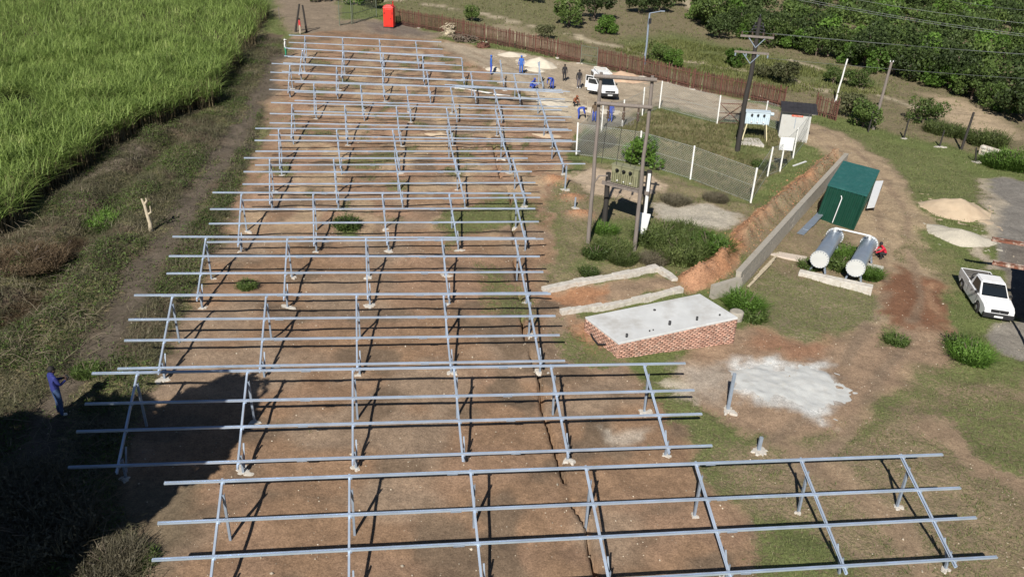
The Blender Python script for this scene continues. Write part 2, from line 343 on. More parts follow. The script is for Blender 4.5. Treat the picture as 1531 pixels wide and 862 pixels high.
# ================================================================== THE LAND
FENCE_PX = {'a': (861.6, 230.7), 'b': (898.7, 199), 'c': (930, 191), 'd': (960, 173), 'e': (985.4, 163.4), 'f': (1072, 185), 'g': (1141, 188),
            'k': (1206, 209), 'l': (1185, 238), 'm': (1166, 255), 'n': (1147, 263), 'o': (1122, 302.5), 'p': (1032, 267), 'q': (955, 245)}
def build_ground():
    def axis(segs):
        out = [segs[0][0]]
        for a, b, s in segs:
            n = max(1, int(round((b - a) / s))); out += list(a + (b - a) * (np.arange(1, n + 1) / n))
        return np.array(out)
    xs = axis([(-2500, -300, 220), (-300, -90, 30), (-90, -40, 2.5), (-40, -24, .6), (-24, -1.8, .25), (-1.8, 3.9, .08), (3.9, 30, .25), (30, 60, .6), (60, 140, 2.2), (140, 300, 20), (300, 2500, 220)])
    ys = axis([(-1200, -100, 110), (-100, 0, 12), (0, 12, 1.0), (12, 62, .25), (62, 100, .5), (100, 190, 1.8), (190, 300, 18), (300, 3500, 220)])
    X, Y = np.meshgrid(xs, ys); nx, ny = len(xs), len(ys)
    Z = gz(X, Y)
    V = np.stack([X, Y, Z], -1).reshape(-1, 3)
    i = np.arange(nx - 1)[None, :] + (np.arange(ny - 1) * nx)[:, None]; i = i.ravel()
    F = np.stack([i, i + 1, i + 1 + nx, i + nx], -1)
    me = mesh_np('ground', V, F, True)
    # colour of the soil and how much of it the grass covers
    wx = X + (fbm(X * .45, Y * .45, 31, 3) - .5) * 2.0; wy = Y + (fbm(X * .45, Y * .45, 57, 3) - .5) * 2.0
    wx = wx + (fbm(X * 2.3, Y * 2.3, 131, 3) - .5) * .9; wy = wy + (fbm(X * 2.3, Y * 2.3, 157, 3) - .5) * .9
    c = np.empty(X.shape + (3,)); g = np.empty(X.shape); s = np.empty(X.shape)
    def setall(col, gr, st): c[:] = col; g[:] = gr; s[:] = st
    def lay(m, col=None, gr=None, st=None):
        if col is not None: c[:] = c * (1 - m[..., None]) + np.array(col) * m[..., None]
        if gr is not None: g[:] = g * (1 - m) + gr * m
        if st is not None: s[:] = s * (1 - m) + st * m
    def pol(px, soft=.6, warp=True): return pmask(wx if warp else X, wy if warp else Y, PP(px), soft)
    def line(px, w, soft=.5, warp=True):
        d, _ = seg_dist(wx if warp else X, wy if warp else Y, PP(px)); return sstep(w + soft, w - soft, d)
    BROWN = (.255, .164, .103); TRACK = (.150, .122, .096); SANDY = (.37, .305, .225); RED = (.36, .185, .10); DRED = (.19, .098, .058)
    setall((.20, .165, .105), .62, .45)
    # hillside beyond the palisade fence
    hill = pol([(560, -40), (590, 30), (700, 58), (870, 92), (1000, 118), (1120, 146), (1250, 176), (1400, 215), (1531, 250), (1900, 300), (1900, -200), (560, -200)], 1.2)
    lay(hill, (.22, .21, .10), .92, .06)
    lay(pol([(930, 60), (1010, 50), (1120, 75), (1210, 100), (1180, 130), (1060, 105), (960, 85)], 3), gr=.92, st=.12)
    lay(pol([(1170, 85), (1260, 100), (1330, 130), (1270, 140), (1190, 120)], 3), gr=.9, st=.2)
    lay(pol([(700, 45), (760, 35), (830, 60), (860, 85), (760, 62)], 2), (.34, .28, .19), .35)
    lay(pol([(1385, 140), (1440, 148), (1500, 178), (1525, 205), (1450, 212), (1405, 185)], 1.5), (.40, .31, .21), .42)
    for pth in ([(640, 6), (720, 22), (820, 45), (900, 65), (965, 80), (1060, 97), (1150, 110), (1240, 140)], [(1000, -30), (1022, 2), (1048, 24)], [(1190, 92), (1260, 118), (1340, 150), (1400, 170)], [(480, -20), (520, 6), (620, -2)]):
        lay(line(pth, .55, .45, True), (.40, .34, .24), .08)
    # bare earth at the far end, by the gate and the toilet
    lay(pol([(405, -20), (500, -10), (505, 30), (560, 30), (620, 42), (660, 55), (640, 66), (520, 52), (430, 50), (415, 25)], 1.0), (.235, .185, .135), .12, .6)
    lay(pol([(540, 34), (600, 34), (655, 52), (560, 52)], 1.2), (.17, .14, .115), .05)
    # the field under the frames
    field = pol([(432, 58), (418, 95), (400, 140), (388, 200), (350, 310), (300, 420), (262, 500), (232, 580), (205, 660), (165, 740), (120, 862), (100, 900), (1200, 900), (1110, 790), (1050, 700), (1000, 600), (920, 545), (850, 500), (838, 400), (812, 290), (868, 215), (850, 110), (700, 66), (500, 44)], .5)
    lay(field, BROWN, .10, .5)
    var = fbm(X * .35, Y * .35, 77, 3)
    lay(field * sstep(.50, .70, var), (.285, .185, .122), .06)
    lay(field * sstep(.52, .70, fbm(X * .3, Y * .3, 88, 3)), (.275, .20, .14), .08)
    lay(field * sstep(.58, .72, fbm(X * .6, Y * .6, 99, 2)), (.175, .125, .085), .05)
    up = pol([(440, 60), (390, 210), (330, 345), (850, 350), (870, 190), (850, 110), (700, 66)], 3)
    lay(field * up * sstep(.5, .66, fbm(X * .55, Y * .55, 12, 3)), gr=.62, st=.35)
    lay(field * up * sstep(.5, .64, fbm(X * .7, Y * .5, 14, 3)), (.37, .27, .175), .05)
    lay(field * up * sstep(.57, .68, fbm(X * .8, Y * .6, 15, 2)), (.32, .205, .135), .03)
    lay(pol([(690, 300), (760, 290), (800, 300), (810, 345), (700, 350), (670, 380), (650, 340)], .8), gr=.75, st=.3)
    lay(pol([(705, 400), (735, 395), (800, 440), (790, 480), (720, 470)], .6), gr=.62, st=.3)
    lay(pol([(500, 325), (535, 325), (535, 350), (500, 352)], .4), gr=.85, st=.1)
    # bank of cut scrub between cane and frames
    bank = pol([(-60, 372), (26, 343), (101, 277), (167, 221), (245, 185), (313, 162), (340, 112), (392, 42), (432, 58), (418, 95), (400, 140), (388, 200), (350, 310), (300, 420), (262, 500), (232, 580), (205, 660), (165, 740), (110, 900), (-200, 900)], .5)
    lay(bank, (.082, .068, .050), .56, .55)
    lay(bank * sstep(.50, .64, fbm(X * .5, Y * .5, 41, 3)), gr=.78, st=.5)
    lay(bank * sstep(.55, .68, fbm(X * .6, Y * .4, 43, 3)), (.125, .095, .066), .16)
    lay(line([(418, 85), (385, 150), (345, 215), (290, 300), (240, 370), (195, 440), (145, 525), (100, 600), (40, 720)], .6, .6), (.125, .102, .078), .10, .8)
    lay(pol([(80, 305), (150, 235), (195, 203), (222, 205), (200, 235), (130, 290), (90, 320)], .5), (.19, .155, .12), .05)
    lay(pol([(120, 800), (165, 735), (235, 700), (300, 720), (250, 862), (100, 862)], .6), (.175, .135, .09), .2)
    # yard with the sand heaps
    lay(pol([(640, 62), (700, 68), (870, 96), (1000, 122), (1075, 140), (1160, 164), (1160, 182), (1072, 178), (985, 158), (930, 178), (895, 195), (862, 190), (830, 165), (800, 140), (690, 84)], .8), SANDY, .10, .6)
    lay(pol([(800, 140), (850, 132), (880, 160), (860, 180), (800, 165)], .7), (.50, .42, .31), .02)
    lay(pol([(880, 175), (960, 175), (985, 195), (950, 205), (890, 205)], .6), (.25, .23, .19), .1)
    # fenced enclosure
    lay(pol([FENCE_PX[k] for k in 'abcdefgklmnopq'], .4), (.22, .175, .105), .72, .62)
    lay(pol([(1080, 190), (1140, 190), (1150, 230), (1100, 240)], .6), gr=.85, st=.3)
    # around the timber frame
    lay(pol([(815, 285), (868, 240), (955, 250), (1032, 270), (1122, 305), (1150, 300), (1105, 345), (1060, 395), (1030, 405), (985, 402), (820, 430), (838, 380)], .6), (.27, .21, .14), .58, .5)
    lay(pol([(838, 262), (880, 250), (962, 262), (995, 278), (965, 300), (880, 290)], .5), (.46, .36, .26), .05)
    lay(pol([(985, 305), (1060, 302), (1110, 322), (1095, 345), (1030, 345), (990, 325)], .5), (.43, .39, .32), .12)
    lay(pol([(905, 330), (985, 335), (1085, 350), (1085, 385), (1040, 400), (940, 390), (860, 400), (880, 360)], .5), gr=.85, st=.35)
    for (px, py) in PITS: lay(np.exp(-((X - px) / .8) ** 2 - ((Y - py) / .6) ** 2), (.40, .22, .125), .0)
    d, _ = seg_dist(X, Y, BANK); lay(sstep(1.0, .62, d + (fbm(X, Y, 61, 2) - .5) * .6), RED, .0)
    lay(sstep(1.15, .9, d) * sstep(.55, .75, fbm(X * 1.1, Y * 1.1, 8, 2)), (.27, .15, .09))
    lay(pol([(1015, 405), (1080, 400), (1085, 425), (1040, 440), (1015, 430)], .3), (.40, .22, .13), .0)
    lay(pol([(815, 435), (985, 407), (1012, 425), (1020, 436), (840, 470)], .3), (.30, .215, .145), .03)
    lay(pol([(820, 440), (900, 428), (905, 448), (845, 462)], .3), (.38, .20, .11), .0)
    lay(pol([(815, 470), (880, 475), (915, 535), (850, 540), (820, 500)], .5), (.30, .22, .15), .35)
    lay(pol([(850, 482), (880, 478), (905, 515), (880, 530), (855, 505)], .3), (.36, .20, .115), .0)
    # track, grass and bare earth on the right
    lay(pol([(1215, 180), (1410, 232), (1475, 262), (1480, 330), (1380, 300), (1320, 265), (1262, 215)], .6), (.22, .175, .115), .78, .3)
    lay(pol([(1130, 335), (1240, 240), (1330, 290), (1335, 470), (1250, 480), (1100, 440)], .6), (.25, .19, .125), .45, .5)
    lay(line([(1120, 166), (1175, 178), (1225, 198), (1268, 228), (1305, 262), (1332, 310), (1340, 380), (1352, 440), (1340, 490)], 2.0, .8), (.33, .25, .165), .02, .6)
    lay(pol([(1100, 445), (1150, 395), (1195, 412), (1300, 442), (1315, 470), (1240, 498), (1130, 492)], .5), (.28, .225, .15), .60, .36)
    lay(pol([(1355, 330), (1390, 370), (1435, 372), (1440, 430), (1425, 470), (1390, 400), (1345, 390)], .6), gr=.55, st=.5)
    lay(pol([(1302, 405), (1345, 395), (1405, 420), (1432, 455), (1425, 488), (1340, 492), (1312, 460)], .5), DRED, .02)
    lay(pol([(1375, 420), (1392, 420), (1412, 470), (1396, 480)], .25), (.28, .17, .105), .02)
    lay(pol([(1030, 505), (1130, 494), (1240, 502), (1330, 484), (1430, 494), (1478, 520), (1400, 560), (1310, 600), (1260, 640), (1190, 662), (1090, 640), (1000, 580)], .7), (.285, .20, .135), .10, .6)
    lay(pol([(1130, 500), (1240, 505), (1225, 535), (1140, 530)], .6), (.30, .17, .105), .05)
    lay(pol([(1395, 535), (1430, 500), (1475, 520), (1490, 560), (1420, 570)], .5), gr=.75, st=.3)
    lay(pol([(1310, 485), (1350, 480), (1355, 520), (1320, 525)], .4), gr=.65, st=.35)
    lay(pol([(1040, 650), (1180, 665), (1260, 645), (1400, 570), (1600, 560), (1600, 900), (1130, 900), (1110, 790)], .8), (.27, .205, .135), .47, .48)
    lay(pol([(1400, 600), (1600, 590), (1600, 760), (1470, 720), (1390, 660)], .8), gr=.68, st=.30)
    lay(pol([(1110, 770), (1190, 770), (1280, 862), (1130, 900)], .6), gr=.8, st=.25)
    for tr in ([(1180, 660), (1260, 720), (1330, 790), (1400, 870)], [(1400, 640), (1470, 700), (1560, 740)]):
        lay(line(tr, .55, .4), (.27, .195, .13), .12)
    lay(pol([(940, 560), (1030, 590), (1060, 620), (1090, 690), (1010, 640)], .4), gr=.7, st=.3)
    lay(pol([(820, 500), (870, 500), (930, 545), (850, 548)], .4), gr=.66, st=.3)
    for tr in ([(1215, 192), (1268, 228), (1305, 262), (1332, 310), (1340, 380), (1352, 440), (1335, 500), (1280, 560)], [(1335, 470), (1290, 560), (1230, 640), (1160, 690)], [(700, 80), (800, 118), (900, 160), (985, 150), (1075, 155), (1160, 172)]):
        q = np.array(PP(tr)); dq = np.gradient(q, axis=0); dq /= np.linalg.norm(dq, axis=1)[:, None]; nq = np.stack([-dq[:, 1], dq[:, 0]], 1)
        for sgn in (-.8, .8):
            d, _ = seg_dist(X + (fbm(X * .5, Y * .5, 7, 2) - .5) * .6, Y, [tuple(p) for p in q + nq * sgn]); lay(sstep(.34, .10, d) * .7 * sstep(.25, .5, fbm(X * .7, Y * .7, 91, 2)), (.225, .165, .115), .0)
    # spilt cement, aggregate dust, paved ground and painted shed shade
    dn = fbm(X * 2.2, Y * 2.2, 5, 3)
    cem = pol([(1098, 562), (1118, 546), (1180, 546), (1246, 541), (1260, 562), (1250, 592), (1222, 622), (1180, 610), (1122, 600), (1102, 582)], .32)
    lay(np.clip(cem * (.55 + .8 * dn), 0, 1), (.60, .60, .58), .0)
    lay(pol([(1000, 545), (1090, 560), (1100, 600), (1040, 580)], .5) * .5, (.45, .42, .37))
    lay(pol([(975, 565), (1030, 570), (1050, 590), (1000, 590)], .3) * .8, (.52, .46, .37), .05)
    lay(pol([(900, 640), (975, 635), (985, 660), (920, 660)], .35) * .6, (.50, .45, .38), .05)
    lay(pol([(1478, 266), (1502, 262), (1600, 290), (1600, 420), (1492, 402), (1486, 335)], .25, False), (.20, .185, .165), .0)
    lay(pol([(1468, 270), (1484, 266), (1492, 330), (1490, 400), (1455, 398), (1470, 330)], .35), (.36, .31, .24), .03)
    lay(pol([(1470, 503), (1486, 484), (1600, 470), (1600, 560), (1492, 532)], .25, False), (.235, .215, .185), .02)
    lay(pol([(1500, 362), (1600, 372), (1600, 500), (1505, 470)], .3, False), (.16, .14, .12), .0)  # shadow of the shed roof, put into the ground colour as a dark patch
    inc = inside(X, Y, CANE); lay(inc.astype(float), (.10, .085, .055), .25, .6)
    right = sstep(3, 8, X) * (1 - hill) * (1 - inc); g = g - .14 * right; s = np.clip(s + .12 * right, 0, 1)
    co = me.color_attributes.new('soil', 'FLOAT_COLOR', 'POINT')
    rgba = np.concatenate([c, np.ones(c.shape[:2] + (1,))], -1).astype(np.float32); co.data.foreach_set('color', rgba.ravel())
    for nm, arr in (('grass', g), ('straw', s)):
        at = me.attributes.new(nm, 'FLOAT', 'POINT'); at.data.foreach_set('value', arr.astype(np.float32).ravel())
    # material
    m, nt, b = nodes_of('ground_soil_and_turf'); N = nt.nodes; L = nt.links
    tc = N.new('ShaderNodeTexCoord')
    def nz(sc, det=5, ro=.6):
        n = N.new('ShaderNodeTexNoise'); n.inputs['Scale'].default_value = sc; n.inputs['Detail'].default_value = det; n.inputs['Roughness'].default_value = ro; L.new(tc.outputs['Object'], n.inputs[0]); return n.outputs[0]
    def rng(v, a, b_, lo, hi):
        r = N.new('ShaderNodeMapRange'); r.interpolation_type = 'SMOOTHSTEP'; r.inputs[1].default_value = a; r.inputs[2].default_value = b_; r.inputs[3].default_value = lo; r.inputs[4].default_value = hi; L.new(v, r.inputs[0]); return r.outputs[0]
    def ma(op, a, b_):
        n = N.new('ShaderNodeMath'); n.operation = op
        for i_, v in enumerate((a, b_)):
            if isinstance(v, (int, float)): n.inputs[i_].default_value = v
            else: L.new(v, n.inputs[i_])
        return n.outputs[0]
    def mix(f, a, b_):
        n = N.new('ShaderNodeMix'); n.data_type = 'RGBA'
        if isinstance(f, (int, float)): n.inputs[0].default_value = f
        else: L.new(f, n.inputs[0])
        for k_, v in ((6, a), (7, b_)):
            if isinstance(v, tuple): n.inputs[k_].default_value = (*v, 1)
            else: L.new(v, n.inputs[k_])
        return n.outputs[2]
    def scl(col, f):
        n = N.new('ShaderNodeVectorMath'); n.operation = 'SCALE'; L.new(col, n.inputs[0]); L.new(f, n.inputs['Scale']); return n.outputs[0]
    at = lambda nm: [setattr(q := N.new('ShaderNodeAttribute'), 'attribute_name', nm), q][1]
    soil = at('soil').outputs['Color']; gr = at('grass').outputs['Fac']; st = at('straw').outputs['Fac']
    n_big, n_mid, n_fine, n_x = nz(.9), nz(4.0, 8, .72), nz(17.0, 6, .78), nz(9.0, 6, .70)
    f = ma('MULTIPLY', rng(n_big, .3, .7, .90, 1.10), ma('MULTIPLY', rng(n_mid, .25, .75, .76, 1.22), rng(n_fine, .28, .72, .66, 1.34)))
    soilc = scl(soil, f)
    # pebbles, crumbs of mortar and dark bits of root
    vo = N.new('ShaderNodeTexVoronoi'); vo.inputs['Scale'].default_value = 5.5; vo.inputs['Randomness'].default_value = 1; L.new(tc.outputs['Object'], vo.inputs[0])
    peb = ma('MULTIPLY', rng(vo.outputs['Distance'], .10, .06, 0, 1), rng(nz(1.7, 3), .50, .62, 0, .8))
    soilc = mix(peb, soilc, (.46, .40, .32))
    vo2 = N.new('ShaderNodeTexVoronoi'); vo2.inputs['Scale'].default_value = 3.1; L.new(tc.outputs['Object'], vo2.inputs[0])
    soilc = mix(ma('MULTIPLY', rng(vo2.outputs['Distance'], .09, .05, 0, .75), rng(n_big, .45, .6, 0, 1)), soilc, (.07, .05, .035))
    wv = nz(6.5, 8, .75); tw = ma('MULTIPLY', rng(ma('ABSOLUTE', ma('SUBTRACT', wv, .5), 0), .012, .004, 0, .55), rng(nz(.8, 2), .5, .62, 0, 1))
    soilc = mix(tw, soilc, (.075, .052, .036))
    green = mix(rng(n_x, .3, .7, 0, 1), (.080, .108, .033), (.168, .198, .070))
    straw = mix(rng(n_fine, .3, .7, 0, 1), (.19, .150, .085), (.33, .265, .16))
    turf = mix(rng(ma('ADD', ma('MULTIPLY', st, .9), ma('MULTIPLY', ma('SUBTRACT', n_mid, .5), 1.6)), .25, .75, 0, 1), green, straw)
    turf = scl(turf, rng(n_fine, .25, .75, .65, 1.3))
    cover = rng(ma('ADD', gr, ma('MULTIPLY', rng(gr, .04, .42, .12, 1), ma('ADD', ma('MULTIPLY', ma('SUBTRACT', n_mid, .5), 1.7), ma('MULTIPLY', ma('SUBTRACT', n_x, .5), 1.1)))), .34, .78, 0, .94)
    L.new(mix(cover, soilc, turf), b.inputs['Base Color'])
    b.inputs['Roughness'].default_value = .95; b.inputs['Specular IOR Level'].default_value = .15
    bp = N.new('ShaderNodeBump'); bp.inputs['Strength'].default_value = .75; bp.inputs['Distance'].default_value = .06
    L.new(ma('ADD', ma('MULTIPLY', n_mid, .8), ma('ADD', ma('MULTIPLY', n_fine, .35), ma('MULTIPLY', cover, ma('MULTIPLY', n_x, .9)))), bp.inputs['Height']); L.new(bp.outputs[0], b.inputs['Normal'])
    o = link_mesh('ground', me, m); props(o, kind='structure', label='brown dug soil with worn tracks, spoil and patchy turf')
    return X, Y, g, s
GX, GY, GG, GS = build_ground()

# ================================================================== SOLAR TABLE FRAMES
RAILS_V = [0.0, 1.05, 1.93, 3.03]
def rail_h(v): return (1.80 - v * .372) * K
rnd = random.Random(4)
def plz(x, y): return SA * x + SB * y
def foot_mesh(rx, ry, h, seed):
    r_ = random.Random(seed); n = 26; ring = []; ph = [r_.uniform(0, 6.28) for _ in range(4)]
    for k in range(n):
        a = 2 * math.pi * k / n; q = .85 + .22 * math.sin(2 * a + ph[0]) + .16 * math.sin(3 * a + ph[1]) + .12 * math.sin(7 * a + ph[2]) + r_.uniform(-.12, .12); ring.append((rx * q * math.cos(a), ry * q * math.sin(a)))
    vs = [(x, y, -.12) for x, y in ring] + [(x * .86, y * .86, h * r_.uniform(.6, 1)) for x, y in ring] + [(0, 0, h * 1.1)]
    fs = [(i, (i + 1) % n, n + (i + 1) % n, n + i) for i in range(n)] + [(n + i, n + (i + 1) % n, 2 * n) for i in range(n)]
    me = bpy.data.meshes.new('footing'); me.from_pydata(vs, [], fs); me.update(); me.materials.append(M_CONC); return me
FOOT = [foot_mesh(.36, .32, .03, 1), foot_mesh(.28, .26, .04, 2), foot_mesh(.46, .36, .025, 3), foot_mesh(.34, .40, .035, 4)]
def cchan(w, h, t=.012):
    return [(-w / 2, -h / 2), (w / 2, -h / 2), (w / 2, -h / 2 + t), (-w / 2 + t, -h / 2 + t), (-w / 2 + t, h / 2 - t), (w / 2, h / 2 - t), (w / 2, h / 2), (-w / 2, h / 2)]
RAILSEC = [(-.041, -.062), (.041, -.062), (.041, 0), (.017, 0), (.017, -.045), (-.017, -.045), (-.017, 0), (-.041, 0)]
def table(tl, tr, n, label, first=1.3 * K, step=3.31 * K, rail_n=None, nrafter=None):
    a = Vector(plane_pt(*tl, 1.8 * K)); b = Vector(plane_pt(*tr, 1.8 * K))
    u = (b - a).normalized(); L = (b - a).length; v = Vector((u.y, -u.x))
    def at(s, q, h): p = a + u * s + v * (q * K); return Vector((p.x, p.y, plz(p.x, p.y) + h))
    mid = a + u * L / 2 + v * 1.5 * K
    root = thing('solar_table_frame', (mid.x, mid.y, gz1(mid.x, mid.y)), label, 'solar frame', 'galvanised solar table frames in rows')
    for q in RAILS_V:
        m = MB(); e0 = rnd.uniform(-.03, .03); h = rail_h(q)
        k = 3; cuts = [e0 + (L - e0) * i / k for i in range(k + 1)]; hz = [rnd.uniform(-.012, .012) for _ in cuts]
        for i in range(k): m.prof(at(cuts[i], q, h + hz[i]), at(cuts[i + 1], q, h + hz[i + 1]), RAILSEC)
        ra = m.build('rail', M_GALV, root)
        for i in range(1, k): s = MB(); s.beam(at(cuts[i] - .16, q, h - .055 + hz[i]), at(cuts[i] + .16, q, h - .055 + hz[i]), .10, .07); s.build('splice_plate', M_GALV2, ra)
    nr = nrafter or n
    for i in range(nr):
        s0 = first + step * i if nr > 1 else L / 2
        m = MB(); m.prof(at(s0, -.13, rail_h(-.13) - .145), at(s0, 3.17, rail_h(3.17) - .145), cchan(.062, .10)); rf = m.build('rafter', M_GALV, root)
        for q in RAILS_V: c = MB(); c.box(at(s0 + .06, q, rail_h(q) - .10), (.05, .06, .07), math.atan2(u.y, u.x)); c.build('clamp', M_GALV2, rf)
        for q, w in ((.30, .085), (2.76, .075)):
            top = at(s0 + .07, q, rail_h(q) - .12); lean = rnd.uniform(-.03, .03)
            bot = Vector((top.x + lean, top.y + rnd.uniform(-.03, .03), gz1(top.x, top.y) - .25))
            m = MB(); m.prof(bot, top, cchan(w, .07), up=(u.x, u.y, 0)); po = m.build('post', M_GALV2, root)
            if rnd.random() < .62:
                f = bpy.data.objects.new('footing', rnd.choice(FOOT)); COL.objects.link(f); f.parent = root
                f.location = Vector((bot.x + rnd.uniform(-.08, .08), bot.y + rnd.uniform(-.08, .08), gz1(bot.x, bot.y))) - root.location
                f.rotation_euler.z = rnd.uniform(0, 6); sc = rnd.uniform(.4, .85); f.scale = (sc, sc, 1)
        p0 = at(s0 + .11, 2.74, .16 * K); p1 = at(s0 + .11, 2.36, rail_h(2.36) - .15)
        m = MB(); m.beam(p0, p1, .045, .05, up=(u.x, u.y, 0)); m.build('brace', M_GALV2, root)
    return root, at
table((246, 720), (1410, 677.5), 7, 'nearest and widest galvanised solar table frame, seven rafters, along the bottom of the picture', first=1.42 * K, step=3.31 * K)
table((137, 556.5), (1025, 542), 6, 'second solar table frame from the front, six rafters, its left end in tree shade')
table((200, 440), (823.5, 438), 5, 'third solar table frame from the front, level with the brick chamber')
table((258, 352.5), (801, 355), 5, 'fourth solar table frame from the front, left of the scrub under the timber H-frame')
table((317, 287), (794, 288), 5, 'fifth solar table frame from the front, beside the two red soil heaps')
table((364, 235), (789, 236), 5, 'sixth solar table frame from the front, its right end short of its far neighbour')
table((381, 191), (855, 194), 6, 'seventh solar table frame from the front, reaching right to the chain-link corner post')
table((404.5, 152.7), (840, 164), 6, 'eighth solar table frame from the front, fifth from the far end')
table((440, 122.5), (840, 134), 6, 'ninth solar table frame from the front, set a little right of its neighbours', step=3.2 * K)
table((406, 94.5), (805, 111), 6, 'tenth solar table frame from the front, with loose rails laid on its right half', step=3.4 * K)
table((427, 71.5), (690, 86), 7, 'unfinished eleventh solar table frame whose three right-hand rafters carry no rails', nrafter=7, step=3.2 * K)
table((432, 52), (660, 62.5), 4, 'farthest and shortest solar table frame, nearest the red toilet', step=3.15 * K)

# loose rails resting across the tenth frame
def rail_bundle(label, ends, hts):
    p = [(lifted(*e[0], hts[i]), lifted(*e[1], hts[i])) for i, e in enumerate(ends)]
    c = sum((a + b for a, b in p), Vector()) / (2 * len(p))
    root = thing('rail_bundle', (c.x, c.y, p[0][0].z), label, 'steel rails')
    for a, b in p:
        m = MB(); m.prof(a, b, RAILSEC); m.build('rail', M_GALV, root)
rail_bundle('loose bundle of galvanised rails lying across the tenth frame', [((676, 127), (852, 136.5)), ((680, 129), (842, 138)), ((690, 128.5), (800, 135)), ((665, 126), (760, 131.5))], [1.2, 1.21, 1.32, 1.3])
for k, (e, lb) in enumerate([(((680, 132), (736, 140)), 'white rail lying on the soil under the loose bundle, longer of two'), (((738, 141), (793, 146)), 'white rail lying on the soil near the two crouching workers')]):
    a, b = on(*e[0], .06), on(*e[1], .06); m = MB(); m.prof(a, b, [(-.09, -.05), (.09, -.05), (.09, .03), (-.09, .03)])
    props(m.build('loose_rail', M_SHEET, None, loc=(a + b) / 2), lb, 'steel rail', 'white rails on the soil')

# posts still waiting for a frame
def lone_post(px, py, topy, label, w=.12, foot=True):
    b = on(px, py); h = height_of((px, py), topy)
    root = thing('steel_post', b, label, 'steel post', 'lone steel posts without frames')
    m = MB(); m.prof(b - Vector((0, 0, .3)), b + Vector((.02, 0, h)), cchan(w, .09), up=(0, 1, 0)); m.build('shaft', M_GALV2, root)
    if foot:
        for k in range(2):
            f = bpy.data.objects.new('footing', FOOT[(k * 2) % 4]); COL.objects.link(f); f.parent = root
            f.location = (.08 * k, -.08 * k, .01 + .005 * k); f.rotation_euler.z = px + k; f.scale = (.8 - .2 * k, .75, 1)
lone_post(1088, 612, 558, 'tall lone galvanised post in a white footing beside the spilt cement')
lone_post(1134, 672, 653, 'short lone galvanised post in a white footing behind the nearest frame')
lone_post(844.5, 284, 248, 'lone post between two red soil heaps left of the timber H-frame', .09)
lone_post(859, 312, 295, 'stubby post in a broken footing between the lower red soil heaps', .09)
lone_post(805, 127, 92, 'upright far post left of the two dark-clothed people', .09, False)
# ================================================================== BUILT THINGS
def up(v, h): return Vector((v.x, v.y, v.z + h))
def pole_pts(b, top, n=5, bend=.03, seed=0):
    r_ = random.Random(seed); out = []
    for i in range(n + 1):
        t = i / n; p = b.lerp(top, t); k = math.sin(math.pi * t) * bend
        out.append(p + Vector((r_.uniform(-k, k), r_.uniform(-k, k), 0)))
    return out
# ---- retaining wall
def build_wall():
    P0, P1, P2 = [Vector((*p, gz1(*p))) for p in WALL]
    root = thing('retaining_wall', P1, 'long grey concrete block wall beside the red spoil heap', 'wall')
    pts = [P0, P1, P2]; h = 1.0; t = .24
    core = MB(); blk = []; cop = MB()
    for a, b in ((P0, P1), (P1, P2)):
        d = (b - a); L = Vector((d.x, d.y)).length; u = Vector((d.x, d.y, 0)).normalized(); n = Vector((u.y, -u.x, 0))   # n towards the right face
        if n.x < 0: n = -n
        za = lambda s: a.z + (b.z - a.z) * s / L
        core.prism([(a - n * t).to_2d(), a.to_2d(), b.to_2d(), (b - n * t).to_2d()], [a.z - .4, a.z - .4, b.z - .4, b.z - .4], [a.z + h, a.z + h, b.z + h, b.z + h])
        nb = int(L / .62)
        for r_ in range(5):
            off = .31 * (r_ % 2)
            for k in range(nb):
                s0 = k * L / nb + off * .5; s1 = s0 + L / nb - .02
                if s1 > L: continue
                blk.append((a + u * s0 + n * 0, a + u * s1, za(s0) + .02 + r_ * .195, n))
        nc = max(2, int(L / 1.3))
        for k in range(nc):
            s0 = k * L / nc + .01; s1 = (k + 1) * L / nc - .01; q0 = a + u * s0; q1 = a + u * s1
            cop.prism([(q0 + n * .03).to_2d(), (q1 + n * .03).to_2d(), (q1 - n * (t + .03)).to_2d(), (q0 - n * (t + .03)).to_2d()], [za(s0) + h + .003] * 2 + [za(s1) + h + .003] * 2, [za(s0) + h + .07, za(s1) + h + .07, za(s1) + h + .07, za(s0) + h + .07])
    core.build('wall_core', M_WALLC, root); cop.build('coping', M_WALLC, root)
    r_ = random.Random(3); proto = None
    m = LMB(); m.box((0, 0, 0), (1, .02, .178)); me = None
    for q0, q1, z, n in blk:
        if me is None:
            o = m.build('block', M_WALLC, root, bevel=0); me = o.data
        else:
            o = bpy.data.objects.new('block', me); COL.objects.link(o); o.parent = root
        c = (q0 + q1) / 2 + n * (.012 + r_.uniform(-.003, .003)); o.location = Vector((c.x, c.y, z + .09)) - root.location
        d = q1 - q0; o.rotation_euler.z = math.atan2(d.y, d.x); o.scale = (Vector((d.x, d.y)).length, 1, 1)
    # short return towards the chamber
    p3 = on(1062, 447); m = MB(); a = P2; u = (p3 - a).to_2d().normalized(); n2 = Vector((u.y, -u.x))
    m.prism([a.to_2d() + n2 * .1, p3.to_2d() + n2 * .1, p3.to_2d() - n2 * .14, a.to_2d() - n2 * .14], [a.z - .3, p3.z - .3, p3.z - .3, a.z - .3], [a.z + .8, p3.z + .7, p3.z + .7, a.z + .8]); m.build('return_wall', M_WALLC, root)
    # leaning planks at the foot
    for k in range(3):
        q = on(1118 + 9 * k, 432 - 11 * k); e = on(1152 + 4 * k, 397 - 5 * k)
        m = MB(); m.beam(up(q, .12 + .05 * k), up(e, .2 + .05 * k), .12, .03); o = m.build('plank', M_BARKP, None, loc=q)
        props(o, ['lowest grey plank leaning at the near foot of the block wall', 'middle grey plank leaning at the near foot of the block wall', 'upper grey plank leaning at the near foot of the block wall'][k], 'plank', 'planks by the block wall')
build_wall()
